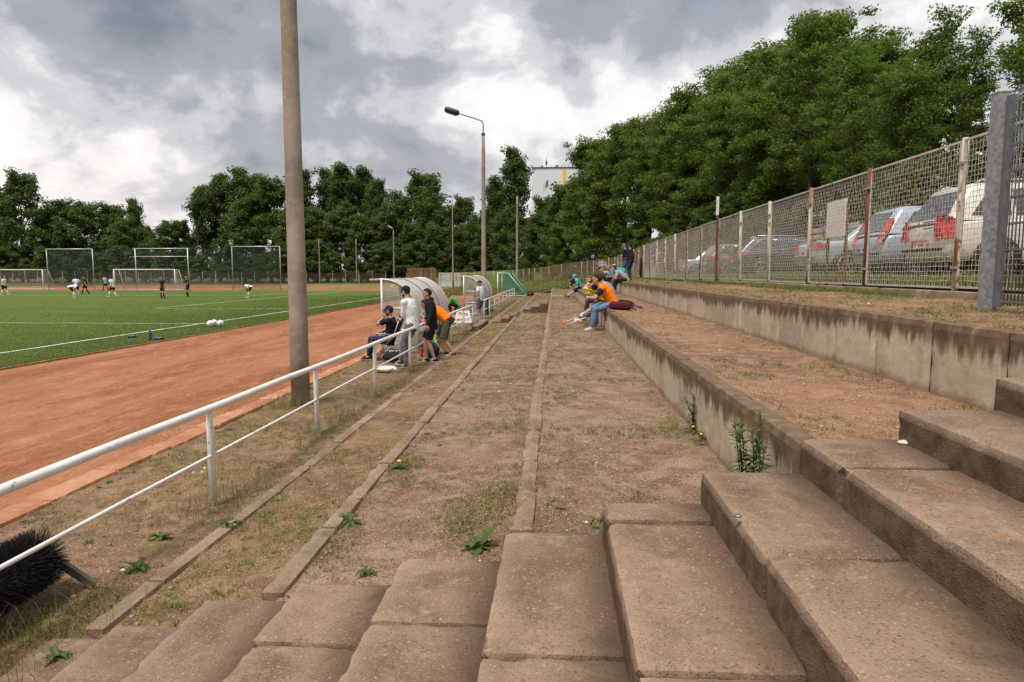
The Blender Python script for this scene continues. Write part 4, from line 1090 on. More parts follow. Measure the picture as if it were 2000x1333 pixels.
# ================================================================== PARKED CARS
M_tyre = M_rubber
M_glassc = plain('car_glass', (0.035, 0.045, 0.05), 0.06, 0.1, spec=0.8)
M_red = plain('tail_red', (0.50, 0.012, 0.012), 0.15, 0.1, coat=0.6)
M_chrome = plain('chrome', (0.62, 0.62, 0.62), 0.2, 0.05, metal=0.9)
M_plate = plain('plate_white', (0.75, 0.75, 0.72), 0.4, 0.03); M_blue = plain('plate_blue', (0.02, 0.06, 0.35), 0.4); M_orange_p = plain('plate_orange', (0.65, 0.16, 0.01), 0.4)
def car_paint(name, col, metal=0.35):
    return plain(name, col, 0.28, 0.06, 3, metal=metal, coat=0.5)
def wheel_meshes():
    tm = MB().tube([(0, -0.10, 0), (0, -0.095, 0), (0, 0.095, 0), (0, 0.10, 0)], [0.26, 0.315, 0.315, 0.26], 28).mesh('tyre', M_tyre, True, True)
    r = MB(); r.tube([(0, -0.098, 0), (0, -0.085, 0)], [0.245, 0.235], 28, cap=False); r.tube([(0, -0.108, 0), (0, -0.098, 0)], [0.225, 0.245], 28, cap=False)
    r.tube([(0, -0.104, 0), (0, -0.08, 0)], 0.055, 12)
    for k in range(5):
        a = k*2*PI/5+0.3; d = Vector((math.cos(a), 0, math.sin(a)))
        r.bar(d*0.04+Vector((0, -0.094, 0)), d*0.235+Vector((0, -0.094, 0)), 0.055, 0.02, up=(0, 1, 0))
    rm = r.mesh('rim', M_chrome, False, True)
    h = MB().tube([(0, -0.07, 0), (0, 0.07, 0)], 0.235, 24).mesh('brake_drum', M_black, True, True)
    return tm, rm, h
WM = wheel_meshes()
def subsurf_mesh(mb, name, mat, lv=2):
    me = mb.mesh(name, mat, True, True); o = bpy.data.objects.new('tmp', me)
    m = o.modifiers.new('s', 'SUBSURF'); m.levels = lv; m.render_levels = lv
    ev = evaluated(o); out = bpy.data.meshes.new_from_object(ev)
    bpy.data.objects.remove(o); out.name = name; return out
def car(label, x, y, z, rz, paint, L=4.2, W=1.74, H=1.5, belt=0.92, style='hatch', plate='eu', light='tall', rails=False, side_trim=False, marks=False):
    t = thing('parked_car', label, 'car', (x, y, z), rz, 'cars parked behind the mesh fence'); w = W/2
    # stations: x, bottom, top of lower body, half width
    if style == 'sedan':
        stn = [(0.0, .42, .70, .72), (0.06, .30, .88, .93), (0.35, .26, .95, .98), (0.95, .22, .97, 1.0), (2.2, .20, .95, 1.0), (3.0, .20, .93, 1.0), (3.6, .20, .88, .99), (4.2, .24, .78, .94), (4.45, .30, .68, .80), (4.5, .36, .60, .66)]
        gh = dict(b0=0.62, b1=3.42, t0=1.35, t1=2.55)
    else:
        stn = [(0.0, .40, .68, .74), (0.06, .30, belt-.06, .93), (0.25, .26, belt, .98), (0.9, .22, belt+.01, 1.0), (2.0, .20, belt, 1.0), (2.9, .20, belt-.02, 1.0), (3.4, .20, belt-.06, .99), (3.9, .24, belt-.16, .94), (4.12, .30, belt-.26, .80), (4.2, .36, belt-.32, .66)]
        gh = dict(b0=0.06, b1=3.25, t0=0.42 if style != 'wagon' else 0.55, t1=2.35)
    k = L/(4.5 if style == 'sedan' else 4.2)
    mb = MB(); n = 14; vs = []
    for sx, zb, zt, f in stn:
        hw = w*f
        half = [(0, zb), (hw*.75, zb), (hw*.95, zb+.05), (hw*.995, zb+.22), (hw, (zb+zt)/2), (hw*.985, zt-.10), (hw*.94, zt-.02), (hw*.6, zt+.012)]
        ring = [(sx*k, -a, c) for a, c in half]+[(sx*k, a, c) for a, c in half[::-1][:-1]]
        n = len(ring); vs += ring
    m = len(stn); fs = [(i*n+j, i*n+(j+1) % n, (i+1)*n+(j+1) % n, (i+1)*n+j) for i in range(m-1) for j in range(n)]
    fs += [tuple(range(n-1, -1, -1)), tuple((m-1)*n+j for j in range(n))]
    mb.add(vs, fs); body = link('body', subsurf_mesh(mb, 'body', paint, 2), t)
    # greenhouse: rounded rectangles stacked in z
    zb = belt-0.04; lv = [(0, 0.0), (0.45, 0.36), (0.8, 0.72), (0.95, 0.93), (1.0, 1.05)]
    b0, b1, t0, t1 = [gh[q]*k for q in ('b0', 'b1', 't0', 't1')]; wb, wt = w*0.93, w*0.72
    def rect(x0, x1, hw, r, zz):
        pts = []
        for cx, cy, a0 in ((x1-r, hw-r, 0), (x0+r, hw-r, 90), (x0+r, -hw+r, 180), (x1-r, -hw+r, 270)):
            for q in range(4):
                a = R(a0+q*30); pts.append((cx+r*math.cos(a), cy+r*math.sin(a), zz))
        return pts
    mb = MB(); vs = []
    zs = [0, .5, .82, .94, 1.0]; inset = [0, .5, .84, 1.0, 1.35]
    for zf, f in zip(zs, inset):
        ff = min(f, 1.0); e = max(0, f-1)*0.35
        vs += rect(b0+(t0-b0)*ff+e, b1+(t1-b1)*ff-e, wb+(wt-wb)*ff-e*0.6, 0.13, zb+(H-zb)*zf)
    n = 16
    fs = [(i*n+j, i*n+(j+1) % n, (i+1)*n+(j+1) % n, (i+1)*n+j) for i in range(4) for j in range(n)]+[tuple(4*n+j for j in range(n))]
    mb.add(vs, fs); link('cabin', mb.mesh('cabin', paint, True, True), t)
    def side(s, v, sd):     # s along length 0..1, v 0..1 height -> point on side plane, slightly proud
        x0 = b0+(t0-b0)*v; x1 = b1+(t1-b1)*v
        return Vector((x0+(x1-x0)*s, sd*(wb+(wt-wb)*v+0.008), zb+(H-zb)*v*0.94))
    def endp(u, v, front):
        xx = (b1+(t1-b1)*v+0.008) if front else (b0+(t0-b0)*v-0.008)
        return Vector((xx, u*(wb+(wt-wb)*v), zb+(H-zb)*v*0.94))
    for sd in (-1, 1):
        nx = Vector((0, sd*0.01, 0.004))
        wins = [[(.10, .14), (.30, .14), (.30, .84), (.16, .84)], [(.33, .14), (.58, .14), (.58, .86), (.33, .86)], [(.61, .14), (.93, .14), (.88, .50), (.76, .86), (.61, .86)]]
        for q in wins:
            o = MB().slab([side(a, b, sd) for a, b in q], nx).build('side_window', M_glassc, t)
            if side_trim:
                pts = [side(a, b, sd)+nx for a, b in q]
                MB().tube(pts+[pts[0]], 0.012, 5).build('trim', M_chrome, o, True)
    MB().slab([endp(a, b, False) for a, b in ((-.86, .12), (.86, .12), (.84, .5), (.80, .86), (-.80, .86), (-.84, .5))], (-0.012, 0, 0.004)).build('rear_window', M_glassc, t)
    MB().slab([endp(a, b, True) for a, b in ((-.9, .08), (.9, .08), (.84, .9), (-.84, .9))], (0.012, 0, 0.004)).build('windscreen', M_glassc, t)
    rx = 0.02
    # lights, plate, bumper line
    for sd in (-1, 1):
        if light == 'tall': pts = [(0.03, sd*w*.93, .70), (0.05, sd*w*.62, .74), (0.10, sd*w*.70, belt+.02), (b0+(t0-b0)*.55-.01, sd*w*.74, zb+(H-zb)*.55), (b0+(t0-b0)*.55+.05, sd*w*.84, zb+(H-zb)*.55), (0.16, sd*w*.95, belt)]
        elif light == 'block': pts = [(-0.012, sd*w*.60, .66), (-0.005, sd*w*.60, belt+.03), (0.05, sd*w*.90, belt+.04), (0.18, sd*w*1.0, belt-.02), (0.16, sd*w*1.0, .68), (0.03, sd*w*.90, .66)]
        else: pts = [(0.01, sd*w*.45, .72), (0.03, sd*w*.45, .86), (0.08, sd*w*.92, .88), (0.32, sd*w*1.0, .86), (0.30, sd*w*1.0, .76), (0.06, sd*w*.92, .72)]
        MB().slab(pts, (-0.03, sd*0.012, 0.004)).build('tail_light', M_red, t)
    zp = 0.58 if style != 'sedan' else 0.62
    pm = MB().box((-0.022, 0, zp), (0.02, 0.52, 0.115)).build('number_plate', M_plate, t)
    MB().box((-0.034, 0.235, zp), (0.006, 0.04, 0.105)).build('blue_band', M_blue, pm)
    rn = random.Random(int(y*7))
    for q in range(7):
        if q in (2,): continue
        MB().box((-0.034, 0.18-q*0.062, zp), (0.006, 0.036*rn.uniform(.5, 1), 0.07)).build('character', M_black, pm)
    if plate == 'orange':
        for zz in (-1, 1): MB().box((-0.03, 0, zp+zz*0.068), (0.018, 0.58, 0.024)).build('plate_holder', M_orange_p, pm)
        for yy in (-1, 1): MB().box((-0.03, yy*0.278, zp), (0.018, 0.024, 0.112)).build('plate_holder', M_orange_p, pm)
    if marks:
        for r_ in range(3):
            for q in range(8): MB().box((-0.004+r_*0.0, -0.10-q*0.048, belt-0.03-r_*0.055), (0.012, 0.03, 0.022)).build('lettering', M_black, t)
        MB().tube([(-0.012, 0.06, belt-.06), (0.0, 0.06, belt-.06)], 0.05, 16).build('badge', M_chrome, t, True)
    MB().box((0.0, 0, 0.48 if style != 'sedan' else .50), (0.05, W*.80, 0.045)).build('bumper_strip', M_black if style != 'sedan' else M_chrome, t)
    MB().box((L/2, 0, 0.26), (L*0.86, W*0.86, 0.16)).build('underbody', M_black, t)
    for wx in (0.80*k, 3.38*k):
        for sd in (-1, 1):
            MB().tube([(wx, sd*(w*0.80), 0.33), (wx, sd*(w*1.003+0.004), 0.33)], 0.365, 26).build('wheel_arch', M_black, t, True)
            wh = bpy.data.objects.new('wheel', None); COL.objects.link(wh); wh.parent = t
            wh.location = (wx, sd*(w-0.075), 0.315); wh.rotation_euler = (0, 0, 0 if sd < 0 else PI)
            link('tyre', WM[0], wh); link('rim', WM[1], wh); link('brake_drum', WM[2], wh)
    if rails:
        for sd in (-1, 1):
            MB().tube([(t0+.12, sd*wt*.92, H-.02), (t0+.2, sd*wt*.92, H+.045), (t1-.3, sd*wt*.92, H+.045), (t1-.2, sd*wt*.92, H-.02)], 0.017, 6).build('roof_rail', M_chrome, t, True)
    for sd in (-1, 1): MB().ell((b1-0.45*k, sd*(w+.06), belt+.06), (0.06, 0.10, 0.07)).build('mirror', paint, t, True)
    for sd in (-1, 1):
        for hx in ((1.5*k, 2.35*k) if style != 'sedan' else (1.55*k, 2.45*k)): MB().box((hx, sd*(w+0.004), belt-.14), (0.16, 0.03, 0.03)).build('door_handle', paint, t)
        for hx in (1.28*k, 2.05*k, 2.95*k): MB().box((hx, sd*(w+0.0005), (belt+.25)/2+.05), (0.010, 0.008, belt-.42)).build('door_gap', M_black, t)
    return t
CX0 = 6.75
def cz(y): return float(park_z(np.array(8.0), np.array(float(y))))+0.0
P_white = car_paint('paint_champagne', (0.66, 0.63, 0.57), 0.15); P_silver = car_paint('paint_silver_blue', (0.42, 0.47, 0.56)); P_mint = car_paint('paint_mint_silver', (0.42, 0.47, 0.46)); P_dark = car_paint('paint_anthracite', (0.055, 0.06, 0.066)); P_grey = car_paint('paint_grey', (0.16, 0.165, 0.17))
car('cream white tall hatchback with roof rails, nearest behind the fence', 6.58, 12.85, cz(12.8), R(-3), P_white, 4.3, 1.78, 1.60, 1.0, 'hatch', 'orange', 'block', True, False, True)
car('silver blue hatchback with tall slanted red tail lights behind the fence', 6.62, 15.2, cz(15), R(-2), P_silver, 4.1, 1.70, 1.46, .93, 'hatch', 'eu', 'tall')
car('pale mint silver saloon parked between the silver hatchback and the dark estate', 6.75, 19.2, cz(19), R(2), P_mint, 4.5, 1.74, 1.42, .9, 'sedan', 'eu', 'low')
car('dark grey estate car with chrome window trim and bright rims', 6.9, 27.2, cz(27), R(-4), P_dark, 4.6, 1.8, 1.48, .95, 'wagon', 'eu', 'low', True, True)
car('grey hatchback farther back, left of the dark estate car', 7.0, 32.6, cz(32), R(3), P_grey, 4.2, 1.74, 1.46, .93, 'hatch', 'eu', 'low', False, True)
car('farthest silver car, half hidden behind the densest fence panels', 7.0, 39.0, cz(39), R(-2), P_silver, 4.3, 1.74, 1.42, .92, 'sedan', 'eu', 'low', False, True)

# crash barrier on the slope above the cars
t = thing('guard_rail', 'beige double crash barrier on the slope behind the parked cars', 'guard rail', (13.6, 12, 0))
for z in (0.0, -0.32):
    mb = MB()
    for k in range(12):
        y = k*2.4; z0 = float(park_z(np.array(13.6), np.array(12+y+1.2)))+0.75+z
        o = MB(); o.tube([(0, y+.01, z0), (0, y+2.39, z0)], [(0.02, 0.14), (0.02, 0.14)], 10, ex=(1, 0, 0)); o.build('beam', plain('barrier', (0.50, 0.42, 0.30), 0.7, 0.2, 2) if k == 0 and z == 0 else bpy.data.materials['barrier'], t, True)
for k in range(13):
    z0 = float(park_z(np.array(13.6), np.array(12+k*2.4))); MB().box((0.08, k*2.4, z0+0.4), (0.08, 0.12, 1.0)).build('post', M_galv, t)

# ================================================================== SMALL THINGS
def ball(label, p, r=0.11, cols=((0.78, 0.78, 0.76), (0.05, 0.08, 0.25))):
    m, nt, b, out = new_mat('ball'); g = G(nt); o = g.obj()
    g.put(b.inputs['Base Color'], g.mix(g.step(g.voro(g.map(o, (1, 1, 1)), 13, 'Distance'), 0.30, 0.34, 1, 0), cols[0], cols[1])); b.inputs['Roughness'].default_value = 0.4
    tag(MB().ell((0, 0, r), r, 20, 14).build('football', m, None, True, p), label, 'ball', 'match balls')
for px, py, lab in ((411, 639, 'leftmost of the white footballs beside the touchline'), (419, 637, 'middle white football of the three beside the touchline'), (431, 638, 'rightmost white football beside the touchline')):
    p = pz(px, py, 0.03); ball(lab, p, 0.125)
def bottle(label, p, lying=False, h=0.24, r=0.036, col=(0.04, 0.06, 0.10), rz=0.4):
    t = thing('drink_bottle', label, 'bottle', p, rz)
    prof = [(0, r*.9), (0.01, r), (h*.3, r*.96), (h*.34, r*.88), (h*.5, r*.9), (h*.72, r), (h*.82, r*.8)]
    def pt(a): return (a, 0, r) if lying else (0, 0, a)
    MB().tube([pt(a) for a, _ in prof], [b for _, b in prof], 12).build('flask', plain('flask', col, 0.4), t, True)
    MB().tube([pt(h*.82), pt(h*.92), pt(h)], [r*.7, r*.6, r*.3], 10).build('cap', M_black, t, True)
bottle('dark drink bottle standing upright on the grass near the touchline', pz(294, 664, 0.02), False, 0.30, 0.045, (0.03, 0.05, 0.12))
bottle('dark drink bottle lying on the grass beside the upright one', pz(302, 664, 0.02), True, 0.28, 0.045, rz=0.15)
bottle('single dark bottle lying on the touchline, left of the other bottles', pz(251, 660, 0.02), True, 0.26, 0.045, rz=0.1)

# sweeper roller brush in the left corner
def brush():
    t = thing('roller_brush', 'black cylindrical sweeper brush on a steel stand under the railing', 'brush', (-3.36, 3.36, 0))
    y0, y1 = -0.75, 0.76; zc = 0.235
    core = MB().tube([(0, y0, zc), (0, y1, zc)], 0.12, 14).build('core', M_black, t, True)
    rng = np.random.default_rng(5); n = 20000
    yy = rng.uniform(y0, y1, n); a = rng.uniform(0, 2*PI, n); ln = rng.uniform(0.185, 0.212, n)
    end = np.clip((np.abs(yy)-0.60)/0.12, 0, 1)*np.sign(yy)*0.10
    d = np.stack([np.cos(a), rng.normal(0, .05, n)+end*2.0, np.sin(a)], 1)
    b0 = np.stack([np.cos(a)*0.115, yy, zc+np.sin(a)*0.115], 1)
    sag = np.where(np.sin(a) < -.6, 0.92, 1.0)
    tip = b0+d*(ln-0.115)[:, None]*sag[:, None]; tip[:, 2] = np.maximum(tip[:, 2], 0.012)
    s = np.cross(d, rng.normal(size=(n, 3))); s /= np.linalg.norm(s, axis=1, keepdims=True); s *= 0.0019
    V = np.stack([b0-s, b0+s, tip+s*.6, tip-s*.6], 1).reshape(-1, 3); F = np.arange(4*n).reshape(n, 4)
    o = link('bristles', np_mesh('bristles', V, F, plain('bristle', (0.012, 0.012, 0.013), 0.7, 0.3)), t); o['kind'] = 'stuff'
    Ms = plain('stand_steel', (0.10, 0.07, 0.055), 0.7, 0.3, 9)
    for s in (y0-0.06, y1+0.06):
        MB().bar((0, s, zc), (0.30, s+0.02, 0.02), 0.035, 0.05).build('stand_leg', Ms, t)
        MB().bar((0, s, zc), (-0.28, s, 0.02), 0.035, 0.05).build('stand_leg', Ms, t)
    MB().tube([(0, y0-.1, zc), (0, y1+.1, zc)], 0.022, 8).build('axle', Ms, t, True)
brush()

# closed-pitch sign on an A-frame
def text_mesh(s, size, mat, name='lettering'):
    cu = bpy.data.curves.new('txt', 'FONT'); cu.body = s; cu.size = size; cu.align_x = 'CENTER'; cu.align_y = 'CENTER'; cu.extrude = 0.002; cu.resolution_u = 3
    o = bpy.data.objects.new('txt', cu)
    me = bpy.data.meshes.new_from_object(evaluated(o)); bpy.data.objects.remove(o); bpy.data.curves.remove(cu)
    me.materials.clear(); me.materials.append(mat); me.name = name; return me
def sign():
    p = pz(907, 641, 0); t = thing('standing_sign', 'white trapezoid sign reading Platz gesperrt on a black stand behind the railing', 'sign', (p.x-0.05, p.y, 0.0), R(2))
    Mr = plain('sign_red', (0.42, 0.05, 0.04), 0.6)
    MB().slab([(-0.34, 0, .20), (.34, 0, .20), (.24, 0.07, .66), (-.24, 0.07, .66)], (0, 0.012, 0)).build('panel', plain('sign_white', (0.78, 0.76, 0.72), 0.5, 0.05), t)
    for s, zz, h, yy in (('Platz', .535, .19, 0.048), ('gesperrt', .335, .145, 0.016)):
        o = link('lettering', text_mesh(s, h, Mr), t, (0, yy-0.006, zz)); o.rotation_euler = (R(81.5), 0, 0)
    for s in (-1, 1):
        MB().tube([(s*.36, -0.01, 0), (s*.22, 0.09, .70)], 0.012, 6).build('stand_leg', M_black, t, True)
        MB().tube([(s*.34, 0.30, 0), (s*.22, 0.09, .70)], 0.012, 6).build('stand_leg', M_black, t, True)
    pts = [(-.22+0.44*k/8, 0.09, .70+0.16*math.sin(PI*k/8)) for k in range(9)]; MB().tube(pts, 0.011, 6).build('handle', M_black, t, True)
sign()

# camp chair
def camp_chair(x, y, rz):
    t = thing('camp_chair', 'folding camp chair with dark seat and bent steel frame behind the railing', 'chair', (x, y, 0), rz)
    Ms = plain('chair_steel', (0.35, 0.35, 0.35), 0.4, .1, metal=.6)
    for s in (-1, 1):
        MB().tube([(0.30, s*.27, 0.02), (-0.22, s*.27, 0.60), (-0.36, s*.27, 0.98)], 0.013, 8).build('back_frame', Ms, t, True)
        MB().tube([(-0.28, s*.27, 0.02), (0.10, s*.27, 0.40), (0.32, s*.27, 0.46)], 0.013, 8).build('leg', Ms, t, True)
        MB().tube([(0.32, s*.27, 0.46), (0.30, s*.28, 0.62), (0.22, s*.29, 0.66), (-0.24, s*.29, 0.63)], 0.015, 8).build('armrest', Ms, t, True)
    for p in ((0.30, 0.02), (-0.28, 0.02), (0.32, 0.46)): MB().tube([(p[0], -.27, p[1]), (p[0], .27, p[1])], 0.012, 8).build('cross_bar', Ms, t, True)
    Mf = cloth((0.025, 0.03, 0.04))
    MB().slab([(0.32, -.26, .46), (0.32, .26, .46), (0.05, .26, .40), (-0.14, .26, .44), (-0.14, -.26, .44), (0.05, -.26, .40)], (0, 0, 0.012)).build('seat', Mf, t)
    MB().slab([(-0.14, -.26, .45), (-0.14, .26, .45), (-0.36, .26, .98), (-0.36, -.26, .98)], (0.012, 0, 0.004)).build('backrest', Mf, t)
CH = pz(757, 703, 0); camp_chair(CH.x, CH.y, PI)
def lump(name, label, cat, p, size, mat, seed, rz=0, flat=0.0, parts=None):
    mb = MB(); mb.ell((0, 0, size[2]*0.48), (size[0]/2, size[1]/2, size[2]/2), 18, 12)
    vs = []
    for v in mb.v:
        v = Vector(v); q = v*7+Vector((seed, 0, 0)); n = mnoise.noise(q)*0.5+mnoise.noise(q*2.6)*0.3
        c = Vector((0, 0, size[2]*.48)); v = c+(v-c)*(1+0.30*n); v.z = max(0.0, v.z); vs.append(tuple(v))
    mb.v = vs; t = thing(name, label, cat, p, rz); mb.build('shell', mat, t, True); return t
def dots_mat():
    m, nt, b, out = new_mat('bag_print'); g = G(nt); o = g.obj()
    g.put(b.inputs['Base Color'], g.mix(g.step(g.voro(o, 9, 'Distance'), .3, .36, 1, 0), (0.72, 0.70, 0.62), (0.66, 0.45, 0.06))); b.inputs['Roughness'].default_value = .5
    g.put(b.inputs['Normal'], g.bump(g.noise(o, 14, 4), .8, .02)); return m
p = pz(750, 727, 0)
t = lump('carrier_bag', 'crumpled white and yellow spotted carrier bag on the ground by the railing', 'bag', p, (0.42, 0.26, 0.14), dots_mat(), 3)
MB().tube([(0.12, 0, .10), (0.22, 0.03, .08), (0.29, 0.02, .03)], [(0.05, .02), (0.05, .012), (0.03, .008)], 8).build('handle', dots_mat(), t, True)
p = pz(775, 706, 0)
t = lump('sports_bag', 'black sports bag lying under the camp chair', 'bag', (p.x-.05, p.y-.1, 0), (0.55, 0.34, 0.24), cloth((0.02, 0.02, 0.022)), 8)
MB().tube([(-.18, 0, .2), (-.08, 0, .30), (.08, 0, .30), (.18, 0, .2)], 0.014, 6).build('strap', M_black, t, True)
p = pz(827, 692, 0)
bottle('red drink bottle standing behind the black hoodie man', (-3.33, 16.9, 0), False, 0.27, 0.045, (0.45, 0.03, 0.03))
t = lump('rucksack', 'blue and black rucksack on the ground beside the leaning man', 'bag', (-3.0, 16.65, 0), (0.34, 0.26, 0.40), cloth((0.02, 0.03, 0.10)), 12)
MB().tube([(.1, -.12, .1), (.16, -.18, .22), (.1, -.12, .34)], 0.016, 6).build('strap', M_black, t, True)
t = lump('swim_noodle', 'lime green slim bag strap hanging beside the leaning man', 'strap', (-2.88, 16.8, 0), (0.1, 0.1, 0.1), cloth((0.30, 0.60, 0.05)), 2) if False else None
t = thing('flag_roll', 'lime green rolled cloth leaning on the railing beside the leaning man', 'cloth', (-2.99, 16.9, 0))
MB().tube([(0.10, -0.05, 0.0), (0.04, 0.0, .3), (-0.05, 0.02, .62)], [(0.03, .02), (0.05, .03), (0.03, .02)], 8).build('roll', cloth((0.32, 0.62, 0.06)), t, True)

# green jacket over the railing and black jacket on the fence
def hanging(name, label, p, w, h, mat, rz, seed, notch=0.0):
    mb = MB(); nx, nz = 10, 12; vs = []
    for side in (0, 1):
        for j in range(nz+1):
            for i in range(nx+1):
                u = i/nx-.5; v = j/nz
                wd = w*(0.55+0.45*min(1, v*1.4)); fold = 0.028*math.sin(u*17+seed)*v+0.02*mnoise.noise(Vector((u*4, v*3, seed)))
                zz = -h*v*(1+0.10*math.sin(u*6+seed*2)*v)
                vs.append((u*wd, fold+(0.02 if side else -0.012)*(1-0.2*v), zz))
    k = (nx+1)*(nz+1); fs = []
    for s in (0, 1):
        for j in range(nz):
            for i in range(nx):
                a = s*k+j*(nx+1)+i; f = (a, a+1, a+nx+2, a+nx+1); fs.append(f if s else f[::-1])
    rim = [i for i in range(nx+1)]+[j*(nx+1)+nx for j in range(1, nz+1)]+[nz*(nx+1)+i for i in range(nx-1, -1, -1)]+[j*(nx+1) for j in range(nz-1, 0, -1)]
    for a, b in zip(rim, rim[1:]+rim[:1]): fs.append((a, b, k+b, k+a))
    mb.add(vs, fs); t = thing(name, label, 'jacket', p, rz); mb.build('body', mat, t, True)
    for s in (-1, 1): MB().tube([(s*w*.30, 0, -0.06), (s*w*.46, 0.02, -h*.45), (s*w*.40, 0.03, -h*.9)], [(0.05, .03), (0.06, .03), (0.045, .025)], 10).build('sleeve', mat, t, True)
hanging('hung_jacket', 'dark green jacket hung over the white railing beside the grey shorts man', (-3.10, 31.5, RH+0.05), 0.5, 0.72, cloth((0.01, 0.13, 0.085)), PI/2, 2)
p = px_(1253, 505, 5.38); hanging('hung_jacket', 'black jacket hanging on the mesh fence left of the first cars', (5.36, p.y, p.z), 0.62, 1.15, cloth((0.012, 0.012, 0.016)), PI/2, 5)
# cushion-like red and black ball bag by the goal
p = pz(1034, 574, 0.3); t = lump('bag', 'small black and red bag at the end of the terrace by the green goal', 'bag', (p.x, 60.5, 0.05), (0.55, 0.4, 0.45), cloth((0.03, 0.02, 0.02)), 21)
MB().ell((0, -.2, .2), (.12, .06, .12)).build('pocket', cloth((.4, .03, .04)), t, True)
# crutches on the terrace
for k, (a, b) in enumerate((((1102, 632), (1163, 604)), ((1110, 636), (1160, 610)))):
    A = pz(a[0], a[1], 0.70); t = thing('crutch', ('farther' if k == 0 else 'nearer')+' white crutch with orange tips lying before the orange vest boy', 'crutch', A, 0)
    d = Vector((0.80, 0.30-0.1*k, 0.30)); 
    MB().tube([(0, 0, 0.03), tuple(d*0.85+Vector((0, 0, .03)))], 0.011, 8).build('tube', M_white, t, True)
    Mo = bpy.data.materials.get('crutch_orange') or plain('crutch_orange', (0.75, 0.25, 0.02), .5)
    MB().tube([(-.03, 0, 0.025), tuple(d*0.08+Vector((0, 0, .03)))], 0.020, 8).build('tip', Mo, t, True)
    MB().tube([tuple(d*.28+Vector((0, 0, .03))), tuple(d*.34+Vector((0, 0, .03)))], 0.017, 8).build('ring', Mo, t, True)
    MB().tube([tuple(d*.85+Vector((0, 0, .03))), tuple(d*1.0+Vector((0, 0.02, .05)))], 0.020, 8).build('grip', Mo, t, True)
# maroon rucksack and black bag on the low wall
def rucksack(label, p, size, mat, rz):
    t = thing('rucksack', label, 'bag', p, rz); sx, sy, sz = size
    me = rough_box_mesh('pack', sx, sy, sz, 0.04, mat, 7, 0.0, 0.035, 0.012); o = link('pack', me, t, (0, 0, sz)); me.polygons.foreach_set('use_smooth', [True]*len(me.polygons))
    MB().ell((sx*.36, 0, sz*.42), (sx*.24, sy*.36, sz*.36), 14, 9).build('front_pocket', mat, t, True)
    MB().tube([(-sx*.42, -sy*.3, sz*.75), (-sx*.62, -sy*.36, sz*.45), (-sx*.66, -sy*.3, -0.02), (-sx*.67, -sy*.3, -0.26)], [(0.022, .006)]*4, 8).build('strap', mat, t, True)
    MB().tube([(sx*.4, -sy*.45, sz*.5), (sx*.62, -sy*.5, sz*.2), (sx*.75, -sy*.52, 0.01)], [(0.02, .006)]*3, 8).build('strap', mat, t, True)
rucksack('maroon rucksack lying on the low wall behind the orange vest boy', (1.60, 16.72, 1.20), (0.52, 0.34, 0.20), cloth((0.085, 0.012, 0.028)), R(-4))
t = lump('black_bag', 'black bag lying behind the maroon rucksack', 'bag', (1.72, 17.45, 1.20), (0.6, 0.35, 0.22), cloth((0.015, 0.015, 0.018)), 30)
MB().tube([(.2, -.1, .1), (.36, -.16, .06), (.48, -.18, .02)], [(0.03, .012)]*3, 8).build('strap', M_black, t, True)
# litter on the steps
tag(MB().tube([(0, 0, 0), (0, 0, 0.006), (0, 0, 0.009)], [0.016, 0.0145, 0.012], 18).build('bottle_cap', plain('cap_metal', (0.22, 0.24, 0.2), 0.4, .3, metal=.6), None, True, pz(1441, 1013, 1.08)+Vector((0, 0, 0.008))), 'small metal bottle cap lying on the concrete step', 'bottle cap')
t = lump('paper_scrap', 'crumpled pale paper scrap in the corner of the right-hand step', 'paper', pz(1775, 870, 1.25)+Vector((0, 0, 0.002)), (0.11, 0.06, 0.025), plain('paper', (0.62, 0.56, 0.48), .9), 9)
# ================================================================== GROUND PLANTS
def ground_z(X, Y):
    # the level of the soil at (X, Y) on verge and terraces
    Z = np.full_like(X, 0.0)
    Z = 0.05*(fbm(X*0.9, Y*0.9, 5)-0.5)-0.012+0.025*(fbm(X*6, Y*6, 7)-0.5)
    def T(x0, x1, z, cross, sag=0.03):
        u = (X-x0)/(x1-x0)
        return z+cross*u-sag*(4*u*(1-u))*0.5+0.05*(fbm(X*1.1, Y*0.8, 21)-0.5)+0.022*(fbm(X*7, Y*7, 31)-0.5)
    for x0, x1, z, cr in ((KX[0]+0.10, KX[1]+0.03, 0.018, .05), (KX[1]+0.10, KX[2]+0.03, 0.268, .03), (KX[2]+0.11, WX[0]+0.05, 0.665, 0), (WX[0]+0.13, WX[1]+0.05, 1.20, 0), (WX[1]+0.13, FX-0.02, 1.725, .03)):
        m = (X >= x0) & (X <= x1-0.03); Z = np.where(m, T(x0, x1, z, cr), Z)
    return Z
def blades(name, X, Y, Z, h, w, lean, mat, rng, tint=None):
    n = len(X); a = rng.uniform(0, 2*PI, n); s = np.stack([np.cos(a), np.sin(a), 0*a], 1)*w[:, None]/2
    b = rng.uniform(0, 2*PI, n); d = np.stack([np.cos(b), np.sin(b), 0*b], 1)*(lean*h)[:, None]
    P = np.stack([X, Y, Z-0.004], 1); up = np.zeros((n, 3)); up[:, 2] = h
    m = P+up*0.55+d*0.35; t = P+up*(1-0.25*np.minimum(lean, 1.5))[:, None]+d
    V = np.stack([P-s, P+s, m+s*0.75, t, m-s*0.75], 1).reshape(-1, 3)
    i = np.arange(n)[:, None]*5
    F = np.concatenate([i+np.array([[0, 1, 2, 4]]), i+np.array([[4, 2, 3, 3]])], 0)
    Fq = i+np.array([[0, 1, 2, 4]]); Ft = i+np.array([[4, 2, 3]])
    F3 = np.concatenate([i+np.array([[0, 1, 2]]), i+np.array([[0, 2, 4]]), Ft], 0)
    tt = np.repeat(rng.random(n) if tint is None else tint, 5)
    return link(name, np_mesh(name, V, F3, mat, False, tt))
